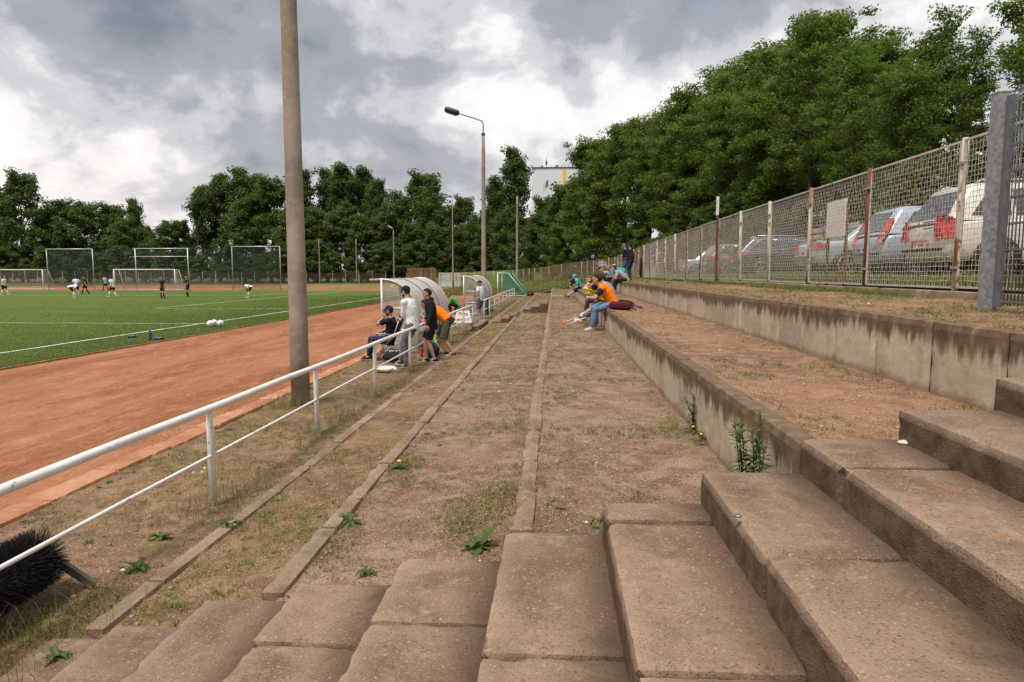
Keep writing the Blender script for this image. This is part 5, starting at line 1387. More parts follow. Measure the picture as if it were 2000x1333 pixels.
M_grass = leaf_mat('grass_blade', (0.080, 0.110, 0.018), (0.165, 0.195, 0.036), (0.28, 0.28, 0.070), 0.35)
M_dry = leaf_mat('dry_grass', (0.20, 0.14, 0.065), (0.30, 0.225, 0.105), (0.42, 0.34, 0.17), 0.3)
M_weed = leaf_mat('weed_leaf', (0.050, 0.085, 0.020), (0.090, 0.135, 0.030), (0.15, 0.19, 0.048), 0.3)
rng = np.random.default_rng(42)
REG = [(-4.55, KX[0]-0.02, 1.3, 62, 1.0), (KX[0]+.14, KX[1]-0.01, Y0, 60, 0.9), (KX[1]+.14, KX[2]-0.01, Y0, 60, 0.8), (KX[2]+.14, WX[0]-.02, Y0, 62, 0.55), (WX[0]+.17, WX[1]-.02, Y0, 56, 0.35), (WX[1]+.17, FX-.14, Y0, 52, 0.55)]
def scatter(n_per, seed, thr, fs, edge=0.0):
    XS = []; YS = []
    for x0, x1, y0, y1, dens in REG:
        A = (x1-x0); n = int(n_per*A*dens)
        # thin out with distance: sample y so that density ~ 1/y
        u = rng.random(n); yy = (y0+1.5)*((y1+1.5)/(y0+1.5))**u-1.5
        xx = rng.uniform(x0, x1, n)
        f = fbm(xx*fs, yy*fs, seed)+edge*np.exp(-np.minimum(xx-x0, x1-xx)*7)+0.00012*(np.minimum(yy, 50))**2*0.5
        k = rng.random(n) < np.clip((f-thr)*6, 0.0, 1)
        XS.append(xx[k]); YS.append(yy[k])
    return np.concatenate(XS), np.concatenate(YS)
def tufts(name, n_per, seed, thr, fs, per, h0, h1, w, lean, mat, spread, label, edge=0.1):
    X, Y = scatter(n_per, seed, thr, fs, edge)
    k = rng.integers(per[0], per[1]+1, len(X)); X = np.repeat(X, k); Y = np.repeat(Y, k)
    far = np.clip(Y/14, 1, 3.0); X = X+rng.normal(0, spread, len(X))*far**0.5; Y = Y+rng.normal(0, spread, len(Y))*far
    # stay on the soil
    ok = np.zeros(len(X), bool)
    for x0, x1, y0, y1, d in REG: ok |= (X > x0) & (X < x1) & (Y > y0) & (Y < y1)
    X, Y = X[ok], Y[ok]; far = np.clip(Y/14, 1, 2.4)
    h = rng.uniform(h0, h1, len(X)); ww = w*far*rng.uniform(.7, 1.3, len(X))
    return stuff(blades(name, X, Y, ground_z(X, Y), h, ww, rng.uniform(lean[0], lean[1], len(X)), mat, rng), label, 'grass')
tufts('grass', 4600, 101, 0.49, 1.3, (5, 10), 0.014, 0.055, 0.0048, (0.3, 1.6), M_grass, 0.020, 'short green grass tufts scattered over the dirt terraces')
tufts('dry_grass', 5200, 131, 0.46, 1.0, (4, 8), 0.012, 0.042, 0.0042, (0.5, 2.2), M_dry, 0.028, 'dry straw-coloured grass scattered over the dirt terraces')
# tall dry stalks round the railing posts and pole
def stalks(name, centres, n, h0, h1, mat, label, sp=0.16, w=0.004):
    X = []; Y = []
    for cx, cy, f in centres:
        k = int(n*f); X.append(rng.normal(cx, sp, k)); Y.append(rng.normal(cy, sp*1.6, k))
    X = np.concatenate(X); Y = np.concatenate(Y)
    return stuff(blades(name, X, Y, ground_z(X, Y), rng.uniform(h0, h1, len(X)), np.full(len(X), w)*np.clip(Y/9, 1, 2), rng.uniform(.1, .7, len(X)), mat, rng), label, 'grass')
cs = [(RX, y, 1.0) for y in (3.1, 5.87, 8.62, 11.5, 14.4, 20.3, 23.1, 25.9)]+[(pp.x, pp.y, 1.6), (pp.x-.25, pp.y-.25, 1.2), (RX+.25, 6.3, .8), (RX+.1, 9.4, .9), (RX+.2, 12.3, .8), (-2.95, 3.7, .7), (-2.8, 3.1, .6)]
stalks('dry_grass', cs, 120, 0.08, 0.34, M_dry, 'tall dry grass stalks round the railing posts and pole foot')
stalks('grass', cs+[(RX, y, .6) for y in np.arange(27, 52, 2.0)], 80, 0.04, 0.16, M_grass, 'green grass clumps round the railing posts', 0.14)
# grass strip under the mesh fence and beyond
n = 16000; y = 6+42*rng.random(n)**1.3; x = FX-0.20-np.abs(rng.normal(0, .16, n)); k = rng.random(n) < np.clip((fbm(x*2, y*0.9, 77)-.44)*7, 0, 1)
x, y = x[k], y[k]; stuff(blades('grass', x, y, ground_z(x, y), rng.uniform(.03, .13, len(x)), 0.006*np.clip(y/10, 1, 3), rng.uniform(.2, 1.2, len(x)), M_grass, rng), 'green grass growing along the foot of the mesh fence', 'grass')
n = 26000; y = 6+34*rng.random(n)**1.2; x = rng.uniform(FX+.08, 6.9, n)
stuff(blades('grass', x, y, park_z(x, y), rng.uniform(.05, .16, n), 0.008*np.clip(y/10, 1, 3), rng.uniform(.2, 1.2, n), M_grass, rng), 'lush grass strip between the fence and the parked cars', 'grass')
# pitch blades: nearest strip of the turf, ragged edge to the track
n = 150000; u = rng.random(n); y = 13*(62/13)**u; x = PX1-0.02-np.abs(rng.exponential(5.5, n)); x = np.where(rng.random(n) < .12, PX1+rng.normal(-.02, .08, n), x)
kk = x > -60; x, y = x[kk], y[kk]
M_turfb = leaf_mat('turf_blade', (0.050, 0.078, 0.012), (0.095, 0.135, 0.019), (0.145, 0.178, 0.030), 0.3)
zz = 0.012+0.03*(fbm(x*0.5, y*0.5, 3)-0.5)*np.clip((PX1-x)*2, 0, 1)
stuff(blades('pitch_grass', x, y, zz, rng.uniform(.018, .045, len(x)), 0.010*np.clip(y/18, 1, 3), rng.uniform(.3, 1.4, len(x)), M_turfb, rng), 'short mown grass of the football pitch', 'grass')
# grass creeping in from the pitch and the verge on the track
n = 5000; y = 8*(60/8)**rng.random(n); x = np.where(rng.random(n) < .6, PX1+np.abs(rng.normal(0, .35, n)), -4.95-np.abs(rng.normal(0, .2, n)))
k = rng.random(len(x)) < np.clip((fbm(x*.8, y*.5, 66)-.42)*6, 0, 1); x, y = x[k], y[k]
stuff(blades('grass', x, y, -0.012+0*x, rng.uniform(.015, .05, len(x)), 0.008*np.clip(y/14, 1, 3), rng.uniform(.4, 1.6, len(x)), M_dry, rng), 'thin yellowed grass creeping over the track edges', 'grass')
# bank grass at the far end
n = 40000; x = rng.uniform(-14, 5, n); y = 62.5+45*rng.random(n)**1.4; 
stuff(blades('bank_blades', x, y, bank_z(x, y), rng.uniform(.06, .20, n), np.full(n, .03), rng.uniform(.2, 1.2, n), leaf_mat('bank_blade', (0.09, 0.12, 0.025), (0.15, 0.17, 0.045), (0.24, 0.22, 0.08), .3), rng), 'rough grass on the bank at the far end of the terraces', 'grass')

# pebbles and stones on the near soil
def pebbles():
    n = 20000; X, Y = scatter(2600, 9, 0.30, 2.0, 0.0)
    k = Y < 14; X, Y = X[k], Y[k]
    if len(X) > n: X, Y = X[:n], Y[:n]
    n = len(X); Z = ground_z(X, Y); r = rng.exponential(0.0048, n)+0.003; r = np.minimum(r, 0.024)
    base = np.array([(1, 0, 0), (-1, 0, 0), (0, 1, 0), (0, -1, 0), (0, 0, .6), (0, 0, -.6)], float)
    V = base[None]*r[:, None, None]*rng.uniform(.6, 1.3, (n, 6, 1)); a = rng.uniform(0, 6.28, n); c, s = np.cos(a)[:, None], np.sin(a)[:, None]
    V = np.stack([V[..., 0]*c-V[..., 1]*s, V[..., 0]*s+V[..., 1]*c, V[..., 2]], -1)+np.stack([X, Y, Z+r*.15], 1)[:, None]
    f = np.array([(0, 2, 4), (2, 1, 4), (1, 3, 4), (3, 0, 4), (2, 0, 5), (1, 2, 5), (3, 1, 5), (0, 3, 5)])
    F = (np.arange(n)[:, None, None]*6+f[None]).reshape(-1, 3)
    m, nt, b, out = new_mat('pebble'); g = G(nt); at = g.N('ShaderNodeAttribute', attribute_name='tint').outputs['Fac']
    c1 = g.mix(g.step(at, 0, .7), (0.12, 0.075, 0.055), (0.36, 0.26, 0.19)); g.put(b.inputs['Base Color'], g.mix(g.step(at, .9, .97), c1, (0.66, 0.62, 0.56))); b.inputs['Roughness'].default_value = .85
    stuff(link('pebbles', np_mesh('pebbles', V.reshape(-1, 3), F, m, False, np.repeat(rng.random(n), 6))), 'loose gravel stones on the dirt terraces', 'gravel')
pebbles()

# low stonecrop patches, rusty yellow-green
def stonecrop():
    cen = [(950, 1000, .28, .20, 1500), (985, 965, .28, .14, 900), (900, 1030, .28, .10, 500), (800, 905, .28, .12, 500), (480, 1010, .02, .12, 400), (180, 1190, .0, .20, 900), (120, 1215, .0, .16, 700), (1240, 960, .68, .05, 60), (660, 1060, .28, .10, 350), (620, 1090, .28, .10, 300)]
    P = []
    for px, py, z, sp, n in cen:
        c = pz(px, py, z); q = rng.normal(0, 1, (n, 2))*np.array([sp, sp*1.2]); P.append(np.stack([c.x+q[:, 0], c.y+q[:, 1]], 1))
    P = np.concatenate(P); ok = np.zeros(len(P), bool)
    for x0, x1, y0, y1, d in REG: ok |= (P[:, 0] > x0) & (P[:, 0] < x1) & (P[:, 1] > y0) & (P[:, 1] < y1)
    P = P[ok]; z = ground_z(P[:, 0], P[:, 1])+rng.uniform(.002, .022, len(P))
    V, F, tt = leaf_quads(np.stack([P[:, 0], P[:, 1], z], 1), .016, rng, rng.random(len(P)), .8)
    stuff(link('stonecrop', np_mesh('stonecrop', V, F, leaf_mat('stonecrop', (.10, .055, .018), (.10, .12, .022), (.28, .24, .03), .2), False, tt)), 'patches of low rusty yellow stonecrop between the kerbs', 'ground cover')
stonecrop()
# single weeds
def leaf_strip(mb, base, az, L, w, rise, droop, seg=8):
    d = Vector((math.cos(az), math.sin(az), 0)); s = Vector((-d.y, d.x, 0)); vs = []
    for i in range(seg+1):
        t = i/seg; p = Vector(base)+d*(L*t*(1-0.15*t))+Vector((0, 0, rise*t-droop*t*t))
        ww = w*(math.sin(PI*(0.10+0.88*t))**0.8)*(1.25 if i % 2 else 0.62); vs += [p-s*ww/2+Vector((0, 0, .15*ww)), p, p+s*ww/2+Vector((0, 0, .15*ww))]
    mb.add(vs, [(3*i+a, 3*i+a+1, 3*i+a+4, 3*i+a+3) for i in range(seg) for a in (0, 1)])
def weedmat(mb, name, parent): 
    o = mb.build(name, M_weed, parent, fix=False)
    a = o.data.attributes.new('tint', 'FLOAT', 'POINT'); rr = random.Random(len(mb.v)); a.data.foreach_set('value', [rr.random()*0.15+0.3+0.4*(i//18 % 5)/5 for i in range(len(o.data.vertices))])
    return o
def rosette(label, p, n, L, w, seed, rise=0.06, flower=None):
    r = random.Random(seed); t = thing('weed', label, 'weed', p)
    for i in range(n):
        mb = MB(); leaf_strip(mb, (0, 0, 0), i*2.4+r.uniform(-.3, .3), L*r.uniform(.6, 1.1), w*r.uniform(.7, 1.2), rise*r.uniform(.6, 1.8), rise*r.uniform(.8, 1.9)); weedmat(mb, 'leaf', t)
    if flower:
        MB().tube([(0, 0, 0), (0.01, 0, flower)], 0.003, 5).build('stem', M_weed, t)
        MB().ell((0.01, 0, flower), (0.022, 0.022, 0.011), 10, 6).build('flower', plain('dandelion', (0.80, 0.48, 0.02), .7), t, True)
def stalk_weed(label, p, H, n, seed, stems=3, flower=True):
    r = random.Random(seed); t = thing('weed', label, 'weed', p)
    for s in range(stems):
        b = Vector((r.uniform(-.04, .04), r.uniform(-.06, .06), 0)); h = H*r.uniform(.6, 1.0); e = b+Vector((r.uniform(-.10, .06), r.uniform(-.10, .10), h)); m = b.lerp(e, .5)+Vector((r.uniform(-.03, .03), r.uniform(-.03, .03), 0))
        MB().tube([b, m, e], [.005, .004, .0025], 6).build('stem', M_weed, t, True)
        mb = MB()
        for i in range(n):
            f = (i+r.random())/n; q = b.lerp(m, f*2) if f < .5 else m.lerp(e, f*2-1)
            leaf_strip(mb, q, r.uniform(0, 6.28), r.uniform(.06, .15)*(1.2-f*.6), .019, r.uniform(.0, .07), r.uniform(.0, .05), 4)
        weedmat(mb, 'leaves', t)
        if flower and r.random() < .7: MB().ell(e, (.012, .012, .009), 8, 5).build('flower', bpy.data.materials.get('weed_yellow') or plain('weed_yellow', (.75, .5, .03), .7), t, True)
stalk_weed('tallest leafy weed growing against the low wall beside the stairs', Vector((1.14, 3.84, .66)), 0.66, 52, 1, 7, False)
stalk_weed('slender weed with small yellow flowers by the low wall', pz(1440, 880, 0.68), 0.36, 14, 2, 2)
stalk_weed('dark leafy weed at the foot of the low wall, second clump from the stairs', pz(1362, 842, 0.68), 0.44, 26, 3, 5, False)
stalk_weed('small yellow-green weed clump at the wall foot', pz(1385, 862, 0.68), 0.12, 12, 4, 4)
rosette('low weed with an orange poppy at the wall foot farther along', pz(1305, 772, 0.68), 9, .16, .04, 5, .10, .16)
rosette('big-leaved green weed at the end of the middle dirt terrace, by the stairs', pz(935, 1072, 0.28), 9, .16, .07, 6, .14)
rosette('dandelion rosette with a yellow flower beside the middle kerb', pz(778, 915, 0.28), 14, .16, .03, 7, .05, .07)
rosette('flat dandelion rosette on the lowest kerb, in front of the first railing post', pz(448, 1022, 0.04), 16, .15, .035, 8, .04)
rosette('jagged green weed near the roller brush', pz(270, 1110, 0.0), 12, .15, .04, 9, .08)
rosette('leafy weed close to the middle kerb, near the foreground', pz(685, 1018, 0.28), 12, .14, .03, 10, .07)
rosette('green rosette by the edge of the stairs, left of the big-leaved weed', pz(715, 1118, 0.28), 9, .09, .022, 11, .05)
rosette('broad green weed at the lower left corner by the kerb end', pz(110, 1285, 0.02), 11, .13, .035, 12, .07)
rosette('green clover-like clump between railing and kerb', pz(315, 1050, 0.0), 14, .12, .04, 13, .05)
rosette('small green weed just right of the last step edge', pz(1172, 1022, 0.70), 6, .10, .03, 14, .08)
rosette('weed at the foot of the upper wall near the fence post', pz(1768, 705, 1.22), 8, .07, .02, 15, .04)
r = random.Random(9)
for i in range(46):
    row = r.choice([0, 0, 1, 1, 2, 3]); x0, x1 = REG[row][0]+.05, REG[row][1]-.05
    yy = 3.9*(24/3.9)**r.random(); xx = r.choice([x0+r.uniform(0, .15), r.uniform(x0, x1)])
    t = None
    rosette('small green weed rosette dotted over the dirt terraces', Vector((xx, yy, float(ground_z(np.array([xx]), np.array([yy]))[0])-.004)), 7, r.uniform(.05, .10), .022, 100+i, .04)
for o in COL.objects:
    if o.name.startswith('weed') and o.get('label', '').startswith('small green weed rosette'): o['group'] = 'small weeds on the terraces'
# ================================================================== PEOPLE
def skin_mat(col):
    k = ('s',)+tuple(col)
    if k not in _cm:
        m, nt, b, out = new_mat('skin'); g = G(nt); p = g.obj()
        g.put(b.inputs['Base Color'], g.mix(g.noise(p, 14, 3), tuple(c*.88 for c in col), tuple(min(1, c*1.1) for c in col)))
        b.inputs['Roughness'].default_value = .5; b.inputs['Subsurface Weight'].default_value = 0.0; _cm[k] = m
    return _cm[k]
SK = (0.50, 0.275, 0.185); SK_TAN = (0.40, 0.19, 0.115); SK_PALE = (0.56, 0.34, 0.25)
def remesh(mb, voxel, it=6):
    me = mb.mesh('t', [], False, True); o = bpy.data.objects.new('t', me)
    r = o.modifiers.new('r', 'REMESH'); r.mode = 'VOXEL'; r.voxel_size = voxel; r.adaptivity = 0
    s = o.modifiers.new('s', 'SMOOTH'); s.factor = .5; s.iterations = it
    ev = evaluated(o); em = ev.to_mesh()
    out = MB(); out.v = [tuple(v.co) for v in em.vertices]; out.f = [tuple(p.vertices) for p in em.polygons]; out.m = [0]*len(out.f)
    nr = [v.normal.copy() for v in em.vertices]; ev.to_mesh_clear(); bpy.data.objects.remove(o); bpy.data.meshes.remove(me)
    return out, nr
def folds(out, nr, amp, seed, fr=16.0):
    o = Vector((seed*3.3, seed*1.1, 0))
    out.v = [tuple(Vector(v)+n*amp*(mnoise.noise(Vector((v[0]*fr, v[1]*fr, v[2]*fr*0.55))+o)+0.5*mnoise.noise(Vector((v[0]*fr*2.3, v[1]*fr*2.3, v[2]*fr*1.6))+o))) for v, n in zip(out.v, nr)]
    return out
def ik(a, t, l1, l2, hint):
    a, t = Vector(a), Vector(t); d = t-a; L = min(d.length, (l1+l2)*0.995); d.normalize(); t = a+d*L
    x = (l1*l1-l2*l2+L*L)/(2*L); h = math.sqrt(max(0, l1*l1-x*x)); hv = Vector(hint); hv = hv-d*hv.dot(d)
    if hv.length < 1e-5: hv = d.orthogonal()
    return a+d*x+hv.normalized()*h, t
def hand(mb, w, d, pn, side, s, curl=0.5):
    d = d.normalized(); pn = (pn-d*pn.dot(d)); pn = pn.normalized() if pn.length > 1e-4 else d.orthogonal().normalized(); x = d.cross(pn)*side
    mb.tube([w-d*.01*s, w+d*.03*s, w+d*.085*s], [(0.026*s, .018*s), (0.038*s, .016*s), (0.040*s, .012*s)], 10, ex=x)
    for k, (off, L) in enumerate(((.029, .068), (.010, .078), (-.010, .072), (-.028, .056))):
        b = w+d*.082*s+x*off*s; a1 = d; pts = [b]
        for q, f in enumerate((.45, .32, .23)):
            ang = curl*(0.35+0.55*q); v = d*math.cos(ang*1.3)+pn*math.sin(ang*1.3); pts.append(pts[-1]+v*L*f*s)
        mb.tube(pts, [.0092*s, .0088*s, .008*s, .0062*s], 6)
    b = w+d*.025*s+x*.034*s; v = (d*.6+x*.75+pn*.35).normalized(); p1 = b+v*.032*s; p2 = p1+(d*.85+x*.2+pn*.45).normalized()*.03*s
    mb.tube([b, p1, p2, p2+d*.016*s+pn*.01*s], [.012*s, .0105*s, .0095*s, .007*s], 6)

def person(label, loc, yaw, pose, fit, H=1.75, vox=.017, group=None, seed=1, hands=True):
    s = H/1.75; t = thing('person', label, 'person', loc, yaw, group); V = Vector
    g = lambda k, d=None: pose.get(k, d)
    lean, hunch, side, twist = R(g('lean', 2)), R(g('hunch', 6)), R(g('side', 0)), R(g('twist', 0))
    P = V(g('pelvis', (0, 0, .93)))*1.0
    if 'pelvis' not in pose: P = P*s
    def dirv(a): return V((math.sin(a), -math.sin(side)*math.cos(a), math.cos(a)*math.cos(side))).normalized()
    d0, d1, d2 = dirv(lean), dirv(lean+hunch*.6), dirv(lean+hunch*1.5)
    wst = P+d0*.13*s; cht = wst+d1*.19*s; nb_ = cht+d2*.20*s
    L0 = V((0, 1, 0)); L1 = V((-math.sin(twist), math.cos(twist), 0)); hipax = V((-math.sin(R(g('hiptwist', 0))), math.cos(R(g('hiptwist', 0))), 0))
    hy, hp = g('head', (0, 0)); hy = R(hy)+twist*.6; hp = R(hp)
    nk = dirv(lean*.55+hunch*.9+hp*.3)
    nt_ = nb_+nk*.075*s
    Rh = Matrix.Rotation(hy, 3, 'Z') @ Matrix.Rotation(hp, 3, 'Y') @ Matrix.Rotation(R(g('tilt', 0)), 3, 'X')
    hc = nt_+Rh @ V((.022*s, 0, .085*s))
    sh = {1: nb_-d2*.055*s+L1*.178*s*fit.get('sh', 1), -1: nb_-d2*.055*s-L1*.178*s*fit.get('sh', 1)}
    hip = {1: P-V((0, 0, .03*s))+hipax*.092*s, -1: P-V((0, 0, .03*s))-hipax*.092*s}
    wr, eb, kn, an, ft = {}, {}, {}, {}, {}
    for q, nm in ((1, 'l'), (-1, 'r')):
        wt = g('w'+nm, None)
        wt = (V(wt) if wt is not None else sh[q]+V((.04*s, q*.06*s, -.52*s)))
        eb[q], wr[q] = ik(sh[q], wt, .285*s, .255*s, g('e'+nm, (-.6, q*.5, -.3)))
        at = V(g('a'+nm, (0.0, q*.10*s, .085*s)))
        kn[q], an[q] = ik(hip[q], at, .425*s, .42*s, g('k'+nm, (1, q*.15, 0)))
        fy = R(g('f'+nm, q*12)); fp = R(g('p'+nm, 0)); ft[q] = V((math.cos(fy)*math.cos(fp), math.sin(fy)*math.cos(fp), -math.sin(fp)))
    bw = fit.get('build', 1.0); belly = fit.get('belly', 0.0)
    skin = skin_mat(fit.get('skin', SK))
    def torso(mb, inf, hem=-.10, top=True, fl=0.0):
        rings = [(P+d0*hem*s, .150+fl, .108+fl), (P, .163, .115), (wst, .146+belly*.5, .103+belly), (wst.lerp(cht, .55), .158+belly*.3, .112+belly*.6), (cht, .170, .118), (cht+d2*.10*s, .172, .106), (cht+d2*.155*s, .140, .085), (nb_, .072, .066)]
        if not top: rings = rings[:-1]
        mb.tube([r[0] for r in rings], [((a*bw+inf)*s, (b*bw+inf)*s) for _, a, b in rings], 18, ex=L0.lerp(L1, .6))
        for q in (1, -1): mb.ell(sh[q]+V((0, 0, -.005*s)), (.060+inf)*s*bw, 10, 8)
    # ---- body
    mb = MB(); torso(mb, 0)
    mb.tube([nb_-nk*.04*s, nt_+nk*.05*s], [.060*s, .052*s], 12)
    def hh(v): return hc+Rh @ (V(v)*s)
    mb.ell(hc+Rh @ V((-.008*s, 0, .020*s)), (.098*s, .077*s, .098*s), 16, 12, Rh)
    mb.ell(hh((.022, 0, -.040)), (.070*s, .060*s, .078*s), 14, 10, Rh); mb.ell(hh((.062, 0, -.088)), (.026*s, .028*s, .022*s), 8, 6, Rh)
    mb.tube([hh((.082, 0, .022)), hh((.103, 0, -.018)), hh((.088, 0, -.032))], [.010*s, .016*s, .012*s], 8)
    for q in (1, -1): mb.ell(hh((-.008, q*.079, -.008)), (.022*s, .009*s, .034*s), 8, 6, Rh)
    for q in (1, -1):
        f1 = sh[q].lerp(eb[q], .35); f2 = eb[q].lerp(wr[q], .3)
        mb.tube([sh[q], f1, eb[q], f2, wr[q]], [.050*s*bw, .049*s*bw, .038*s, .041*s*bw, .027*s], 12); mb.ell(eb[q], .039*s, 8, 6)
        k1 = hip[q].lerp(kn[q], .35); c1 = kn[q].lerp(an[q], .3)
        mb.tube([hip[q], k1, kn[q], c1, an[q].lerp(kn[q], .12), an[q]], [.086*s*bw, .080*s*bw, .055*s, .057*s, .038*s, .039*s], 14); mb.ell(kn[q], .056*s, 10, 8); mb.ell(hip[q], .088*s*bw, 10, 8)
        mb.tube([an[q]-ft[q]*.03*s, an[q]+ft[q]*.10*s-V((0, 0, .045*s))], [.040*s, .034*s], 8)
    body, _ = remesh(mb, vox)
    if hands:
        for q, nm in ((1, 'l'), (-1, 'r')):
            d = V(g('h'+nm)) if g('h'+nm) else (wr[q]-eb[q]).normalized(); pn = V(g('n'+nm, (0.2, -q, -.1)))
            hb = MB(); hand(hb, wr[q], d, pn, q, s, g('curl', .55)); body.add(hb.v, hb.f)
    o = body.build('body', skin, t, True)
    # ---- eyes, brows, mouth
    fm = MB()
    for q in (1, -1): fm.ell(hh((.081, q*.031, .004)), (.010*s, .013*s, .007*s), 8, 5, Rh)
    o2 = fm.build('eyes', plain('eye', (.03, .025, .02), .3) if 'eye' not in bpy.data.materials else bpy.data.materials['eye'], t, True)
    mo = MB(); mo.tube([hh((.078, -.022, -.062)), hh((.087, 0, -.060)), hh((.078, .022, -.062))], .0055*s, 6); mo.build('mouth', skin_mat((.36, .13, .10)), t, True)
    # ---- hair / beard / cap
    hcm = cloth(fit.get('haircol', (.035, .022, .014)))
    def shell(name, sc, keep, mat, n=26, m=18, wob=.006, par=t):
        q_ = MB(); q_.ell((0, 0, 0), (.098, .077, .098), n, m); rv = random.Random(seed); vv = []
        for v in q_.v:
            v = V(v); k = sc+wob*8*mnoise.noise(v*38+V((seed, 0, 0))); vv.append(v*k+V((-.008, 0, .020)))
        q_.f = [f for f in q_.f if all(keep(vv[i]) for i in f)]; q_.m = [0]*len(q_.f)
        q_.v = [tuple(hh(v)) for v in vv]; return q_.build(name, mat, par, True, fix=False)
    if fit.get('hair', True):
        ln = fit.get('hairlen', -.03)
        shell('hair', 1.10 if not fit.get('cap') else 1.03, lambda v: v.z > .062 or (v.x < .038 and v.z > .022) or (v.x < -.018 and v.z > ln-.02), hcm, wob=fit.get('hairwob', .006))
        br = MB()
        for q in (1, -1): br.tube([hh((.086, q*.018, .022)), hh((.078, q*.046, .022))], .005*s, 6)
        br.build('eyebrows', hcm, t, True)
    if fit.get('beard'):
        q_ = MB(); q_.ell((0, 0, 0), (.070, .060, .078), 20, 14); vv = [V(v)*1.07+V((.022, 0, -.040)) for v in q_.v]
        q_.f = [f for f in q_.f if all(vv[i].z < -.045 and vv[i].x > -.02 for i in f)]; q_.m = [0]*len(q_.f); q_.v = [tuple(hh(v)) for v in vv]; q_.build('beard', hcm, t, True, fix=False)
    if fit.get('cap'):
        cm = cloth(fit['cap']); c = shell('cap', 1.17, lambda v: v.z > .030, cm, wob=0)
        vs = []; n = 9; bk = -1 if fit.get('cap_back') else 1
        for r_ in (0, 1):
            for i in range(n):
                a = R(-58+116*i/(n-1)); rad = .108 if r_ == 0 else .165
                x = math.cos(a)*(rad if r_ == 0 else .178)-.005; y = math.sin(a)*(.090 if r_ == 0 else .082); vs.append(hh((bk*x-.004, y, .040-.022*r_-.018*abs(math.sin(a))*r_)))
        vm = MB(); vm.add(vs, [(i, i+1, n+i+1, n+i) for i in range(n-1)]); vm.add([v+V((0, 0, -.006*s)) for v in vs], [(i, n+i, n+i+1, i+1) for i in range(n-1)]); vm.build('visor', cm, c, True)
    # ---- garments
    def garment(name, mb, mat, amp=.006, it=5, par=t):
        o_, nr = remesh(mb, vox*1.05, it); return folds(o_, nr, amp*s, seed+len(name)).build(name, mat, par, True)
    top = fit.get('top')
    if top:
        mb = MB(); torso(mb, .016, fit.get('hem', -.13), True, .014); sl = fit.get('sleeve', 'short')
        for q in (1, -1):
            if sl == 'short': e = sh[q].lerp(eb[q], .72); mb.tube([sh[q], e], [.070*s*bw, .066*s*bw], 12)
            else:
                mb.tube([sh[q], sh[q].lerp(eb[q], .5), eb[q], eb[q].lerp(wr[q], .5), eb[q].lerp(wr[q], .96)], [.068*s*bw, .062*s*bw, .054*s, .047*s, .040*s], 12); mb.ell(eb[q], .055*s, 8, 6)
        if fit.get('hood'): mb.ell(nb_-d2*.0*s+V((-.055*s, 0, .02*s)), (.075*s, .105*s, .07*s), 12, 8); mb.tube([nb_-nk*.02*s, nb_+nk*.045*s], [.085*s, .075*s], 12)
        garment('shirt' if not fit.get('hood') else 'hoodie', mb, cloth(top), .006 if sl == 'long' else .005)
        if fit.get('collar'): MB().tube([nb_-nk*.015*s, nb_+nk*.028*s], [.068*s, .062*s], 14, cap=False).build('collar', cloth(fit['collar']), t, True)
    if fit.get('vest'):
        mb = MB(); torso(mb, .030, fit.get('vest_hem', -.08), True, .014); garment('vest', mb, cloth(fit['vest']), .006)
    lo = fit.get('legs', (.03, .04, .08)); kind = fit.get('legkind', 'long')
    mb = MB(); mb.tube([P+d0*.11*s, P, P-d0*.07*s], [((.158*bw+belly*.4)*s, (.112*bw+belly*.5)*s), ((.172)*bw*s, .124*bw*s), (.15*bw*s, .11*bw*s)], 18, ex=hipax)
    for q in (1, -1):
        mb.ell(hip[q], .100*s*bw, 10, 8)
        if kind == 'long':
            lw = fit.get('legw', 1.0); mb.tube([hip[q], hip[q].lerp(kn[q], .5), kn[q], kn[q].lerp(an[q], .5), an[q].lerp(kn[q], .06)], [.100*s*bw, .090*s*bw*lw, .072*s*lw, .066*s*lw, .060*s*lw], 14); mb.ell(kn[q], .072*s*lw, 10, 8)
        else:
            e = hip[q].lerp(kn[q], fit.get('short', .92)); mb.tube([hip[q], hip[q].lerp(e, .5), e], [.104*s*bw, .100*s*bw, .092*s*bw], 14)
    garment('trousers' if kind == 'long' else 'shorts', mb, cloth(lo), .010 if kind == 'long' else .007)
    if fit.get('belt'): MB().tube([P+d0*.085*s, P+d0*.12*s], [((.158*bw+belly*.4+.012)*s, (.112*bw+belly*.5+.012)*s)]*2, 20, ex=hipax, cap=False).build('belt', cloth(fit['belt']), t, True)
    for q in (1, -1):
        if fit.get('socks'):
            f = fit.get('sock_h', .35); MB().tube([an[q]-V((0, 0, .03*s)), an[q].lerp(kn[q], f*.5), an[q].lerp(kn[q], f)], [.045*s, .050*s, .060*s if f > .5 else .050*s], 12).build('sock', cloth(fit['socks']), t, True)
        f = ft[q]; x = V((-f.y, f.x, 0)).normalized(); n_ = f.cross(x); n_ = n_ if n_.z > 0 else -n_
        b0 = an[q]-n_*.085*s
        mb = MB(); prof = [(-.062, .028, .030, .040), (-.055, .036, .042, .046), (0, .039, .050, .052), (.06, .044, .036, .040), (.13, .046, .028, .032), (.175, .036, .022, .026), (.195, .018, .014, .018)]
        mb.tube([b0+f*a*s+n_*(z_)*s for a, w_, h_, z_ in prof], [(w_*s, h_*s) for a, w_, h_, z_ in prof], 14, ex=x)
        so = mb.build('shoe', cloth(fit.get('shoes', (.03, .03, .03))), t, True)
        sm = MB(); sm.tube([b0+f*a*s+n_*.012*s for a, w_, h_, z_ in prof], [(w_*1.06*s, .013*s) for a, w_, h_, z_ in prof], 14, ex=x); sm.build('sole', cloth(fit.get('sole', (.45, .44, .42))), so, True)
